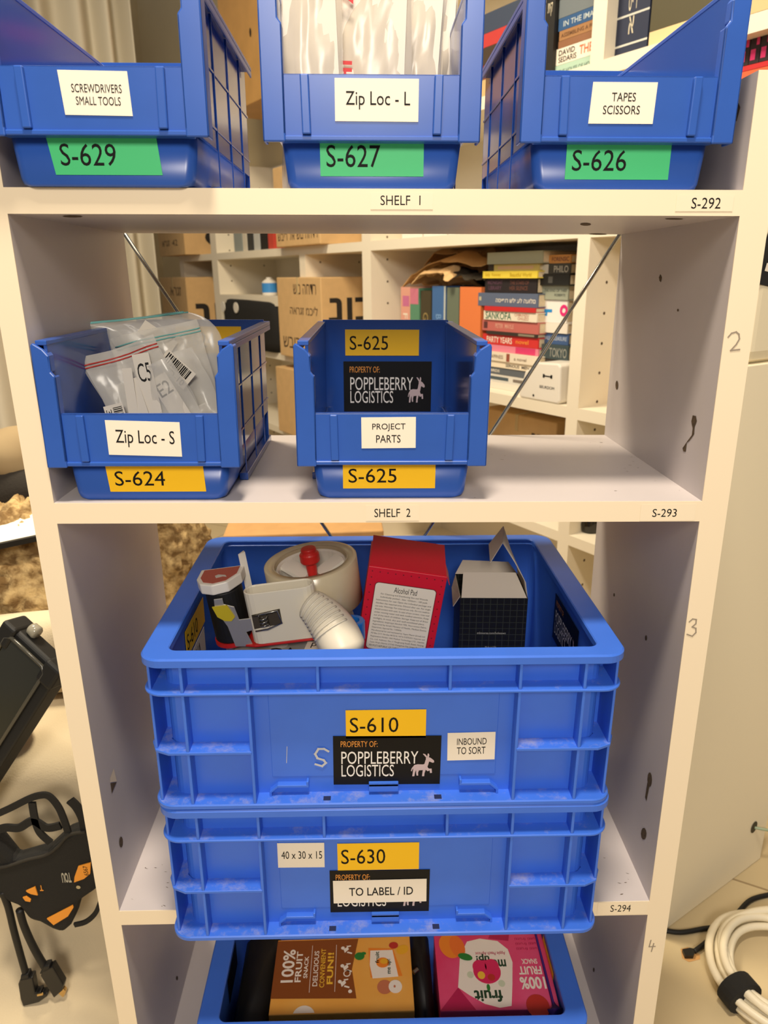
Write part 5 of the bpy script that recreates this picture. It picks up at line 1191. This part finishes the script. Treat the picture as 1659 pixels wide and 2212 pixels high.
mb = MB(); mb.poly([tbp(*p) for p in ((1630,585),(1630,612),(1700,628),(1700,500),(1660,500))], -.0412, 0); mb.poly([tbp(*p) for p in ((1651,585),(1656,568),(1672,570),(1670,590))], -.0416, 1); mb.build('black_label', [BLACKP, PAPER], tub)
# floor cables
fz = FZ+.0012
def fl(px, py, h=0.0): return at(px, py, z=FZ+h)
t = thing('power_cable', 'thin black cable with plug lying on the tiled floor', 'cable', fl(1500, 2020))
c0 = t.location
mb = MB(); P = [fl(p[0], p[1], .0035)-c0 for p in smoothpts([(1425,2008),(1470,2014),(1520,2006),(1555,2000),(1590,1975),(1620,1945),(1665,1932),(1720,1925)])]; mb.tube(P, .0034, 8); mb.build('cord', BLACKR, t, smooth=True)
mb = MB(); P = [fl(p[0], p[1], .0045)-c0 for p in smoothpts([(1570,2000),(1545,2018),(1520,2040),(1500,2055)])]; mb.tube(P, .0034, 8); mb.build('cord', BLACKR, t, smooth=True)
mb = MB(); P = [fl(p[0], p[1], .006)-c0 for p in ((1474,2050),(1490,2047),(1503,2050),(1498,2064),(1480,2064))]; mb.add([tuple(v) for v in P]+[(v.x, v.y, v.z-.006) for v in P], [tuple(range(5)), (0, 1, 6, 5), (1, 2, 7, 6), (2, 3, 8, 7), (3, 4, 9, 8), (4, 0, 5, 9)]); mb.build('plug', BLACKP, t)
WC = mat('white_cable', (232, 222, 196), .4)
cc = fl(1706, 2128); 
coil = thing('cable_coil', 'thick coil of white cable bound with black strap on the floor', 'cable coil', (cc.x, cc.y, FZ+.0005))
random.seed(5)
Rr = (fl(1706, 2128)-fl(1545, 2098)).length
for k in range(11):
    mb = MB(); r = Rr*(1.02-.030*(k % 6)) ; h = .0062+.0105*(k // 4)+random.uniform(0, .003); ph = random.uniform(0, 6); ex = random.uniform(-.006, .006); ey = random.uniform(-.006, .006)
    P = [((r+.004*math.sin(2*a+ph))*math.cos(a)+ex, (r+.004*math.sin(3*a+ph))*math.sin(a)+ey, h+.003*(1+math.sin(2*a+ph))) for a in [2*PI*j/56 for j in range(57)]]
    mb.tube(P, .0054, 8, caps=False); mb.build('loop', WC, coil, smooth=True)
q = fl(1592, 2172)-cc; an = math.atan2(q.y, q.x); rm = Rr*.95
mb = MB(); T_ = Matrix.Translation((rm*math.cos(an), rm*math.sin(an), .023)) @ Matrix.Rotation(an+PI/2, 4, 'Z'); mb.T = T_
n_ = 20; prof = [(.026*math.cos(2*PI*k/n_), .0225*math.sin(2*PI*k/n_)) for k in range(n_)]
mb.loft([[(-.011, a, b) for a, b in prof], [(.011, a, b) for a, b in prof]], True, True); mb.build('strap', BLACKF, coil, smooth=False, bevel=.001)
# chipped tile corner
mb = MB(); P = [fl(*p, .0004) for p in ((1470,2050),(1486,2046),(1512,2062),(1512,2072),(1488,2078),(1474,2070))]; c0 = P[0].copy(); mb.add([tuple(p-c0) for p in P], [tuple(range(6))]); o = mb.build('tile_chip', mat('tile_chip', (206, 156, 96), .8), None); o.location = c0; tag(o, kind='structure')
o.name = 'trim_1'

# ------------------------------------------------------------------ sub-parts: pieces that belong to a part
def nest(parent_kind, kids):
    for o in list(COL.objects):
        if o.parent and o.parent.type == 'EMPTY' and o.name.split('.')[0] in kids:
            ps = [c for c in o.parent.children if c.name.split('.')[0] == parent_kind]
            if ps: o.parent = ps[0]
for pk, kids in (('grip', ('grip_rib',)), ('roller', ('roller_flange',)), ('end_cap', ('sticker', 'emblem')), ('blade', ('blade_cover',)), ('bracket', ('window',)), ('spring', ('spring_clip',)), ('tape_roll', ('cardboard_core',)), ('plug', ('connector',)), ('shell', ('middle_panel', 'slot')), ('bag_body', ('white_fitting',)), ('tuck_flap', ('tuck_tip',)), ('case', ('corner_bumper', 'bezel_rim'))):
    nest(pk, kids)
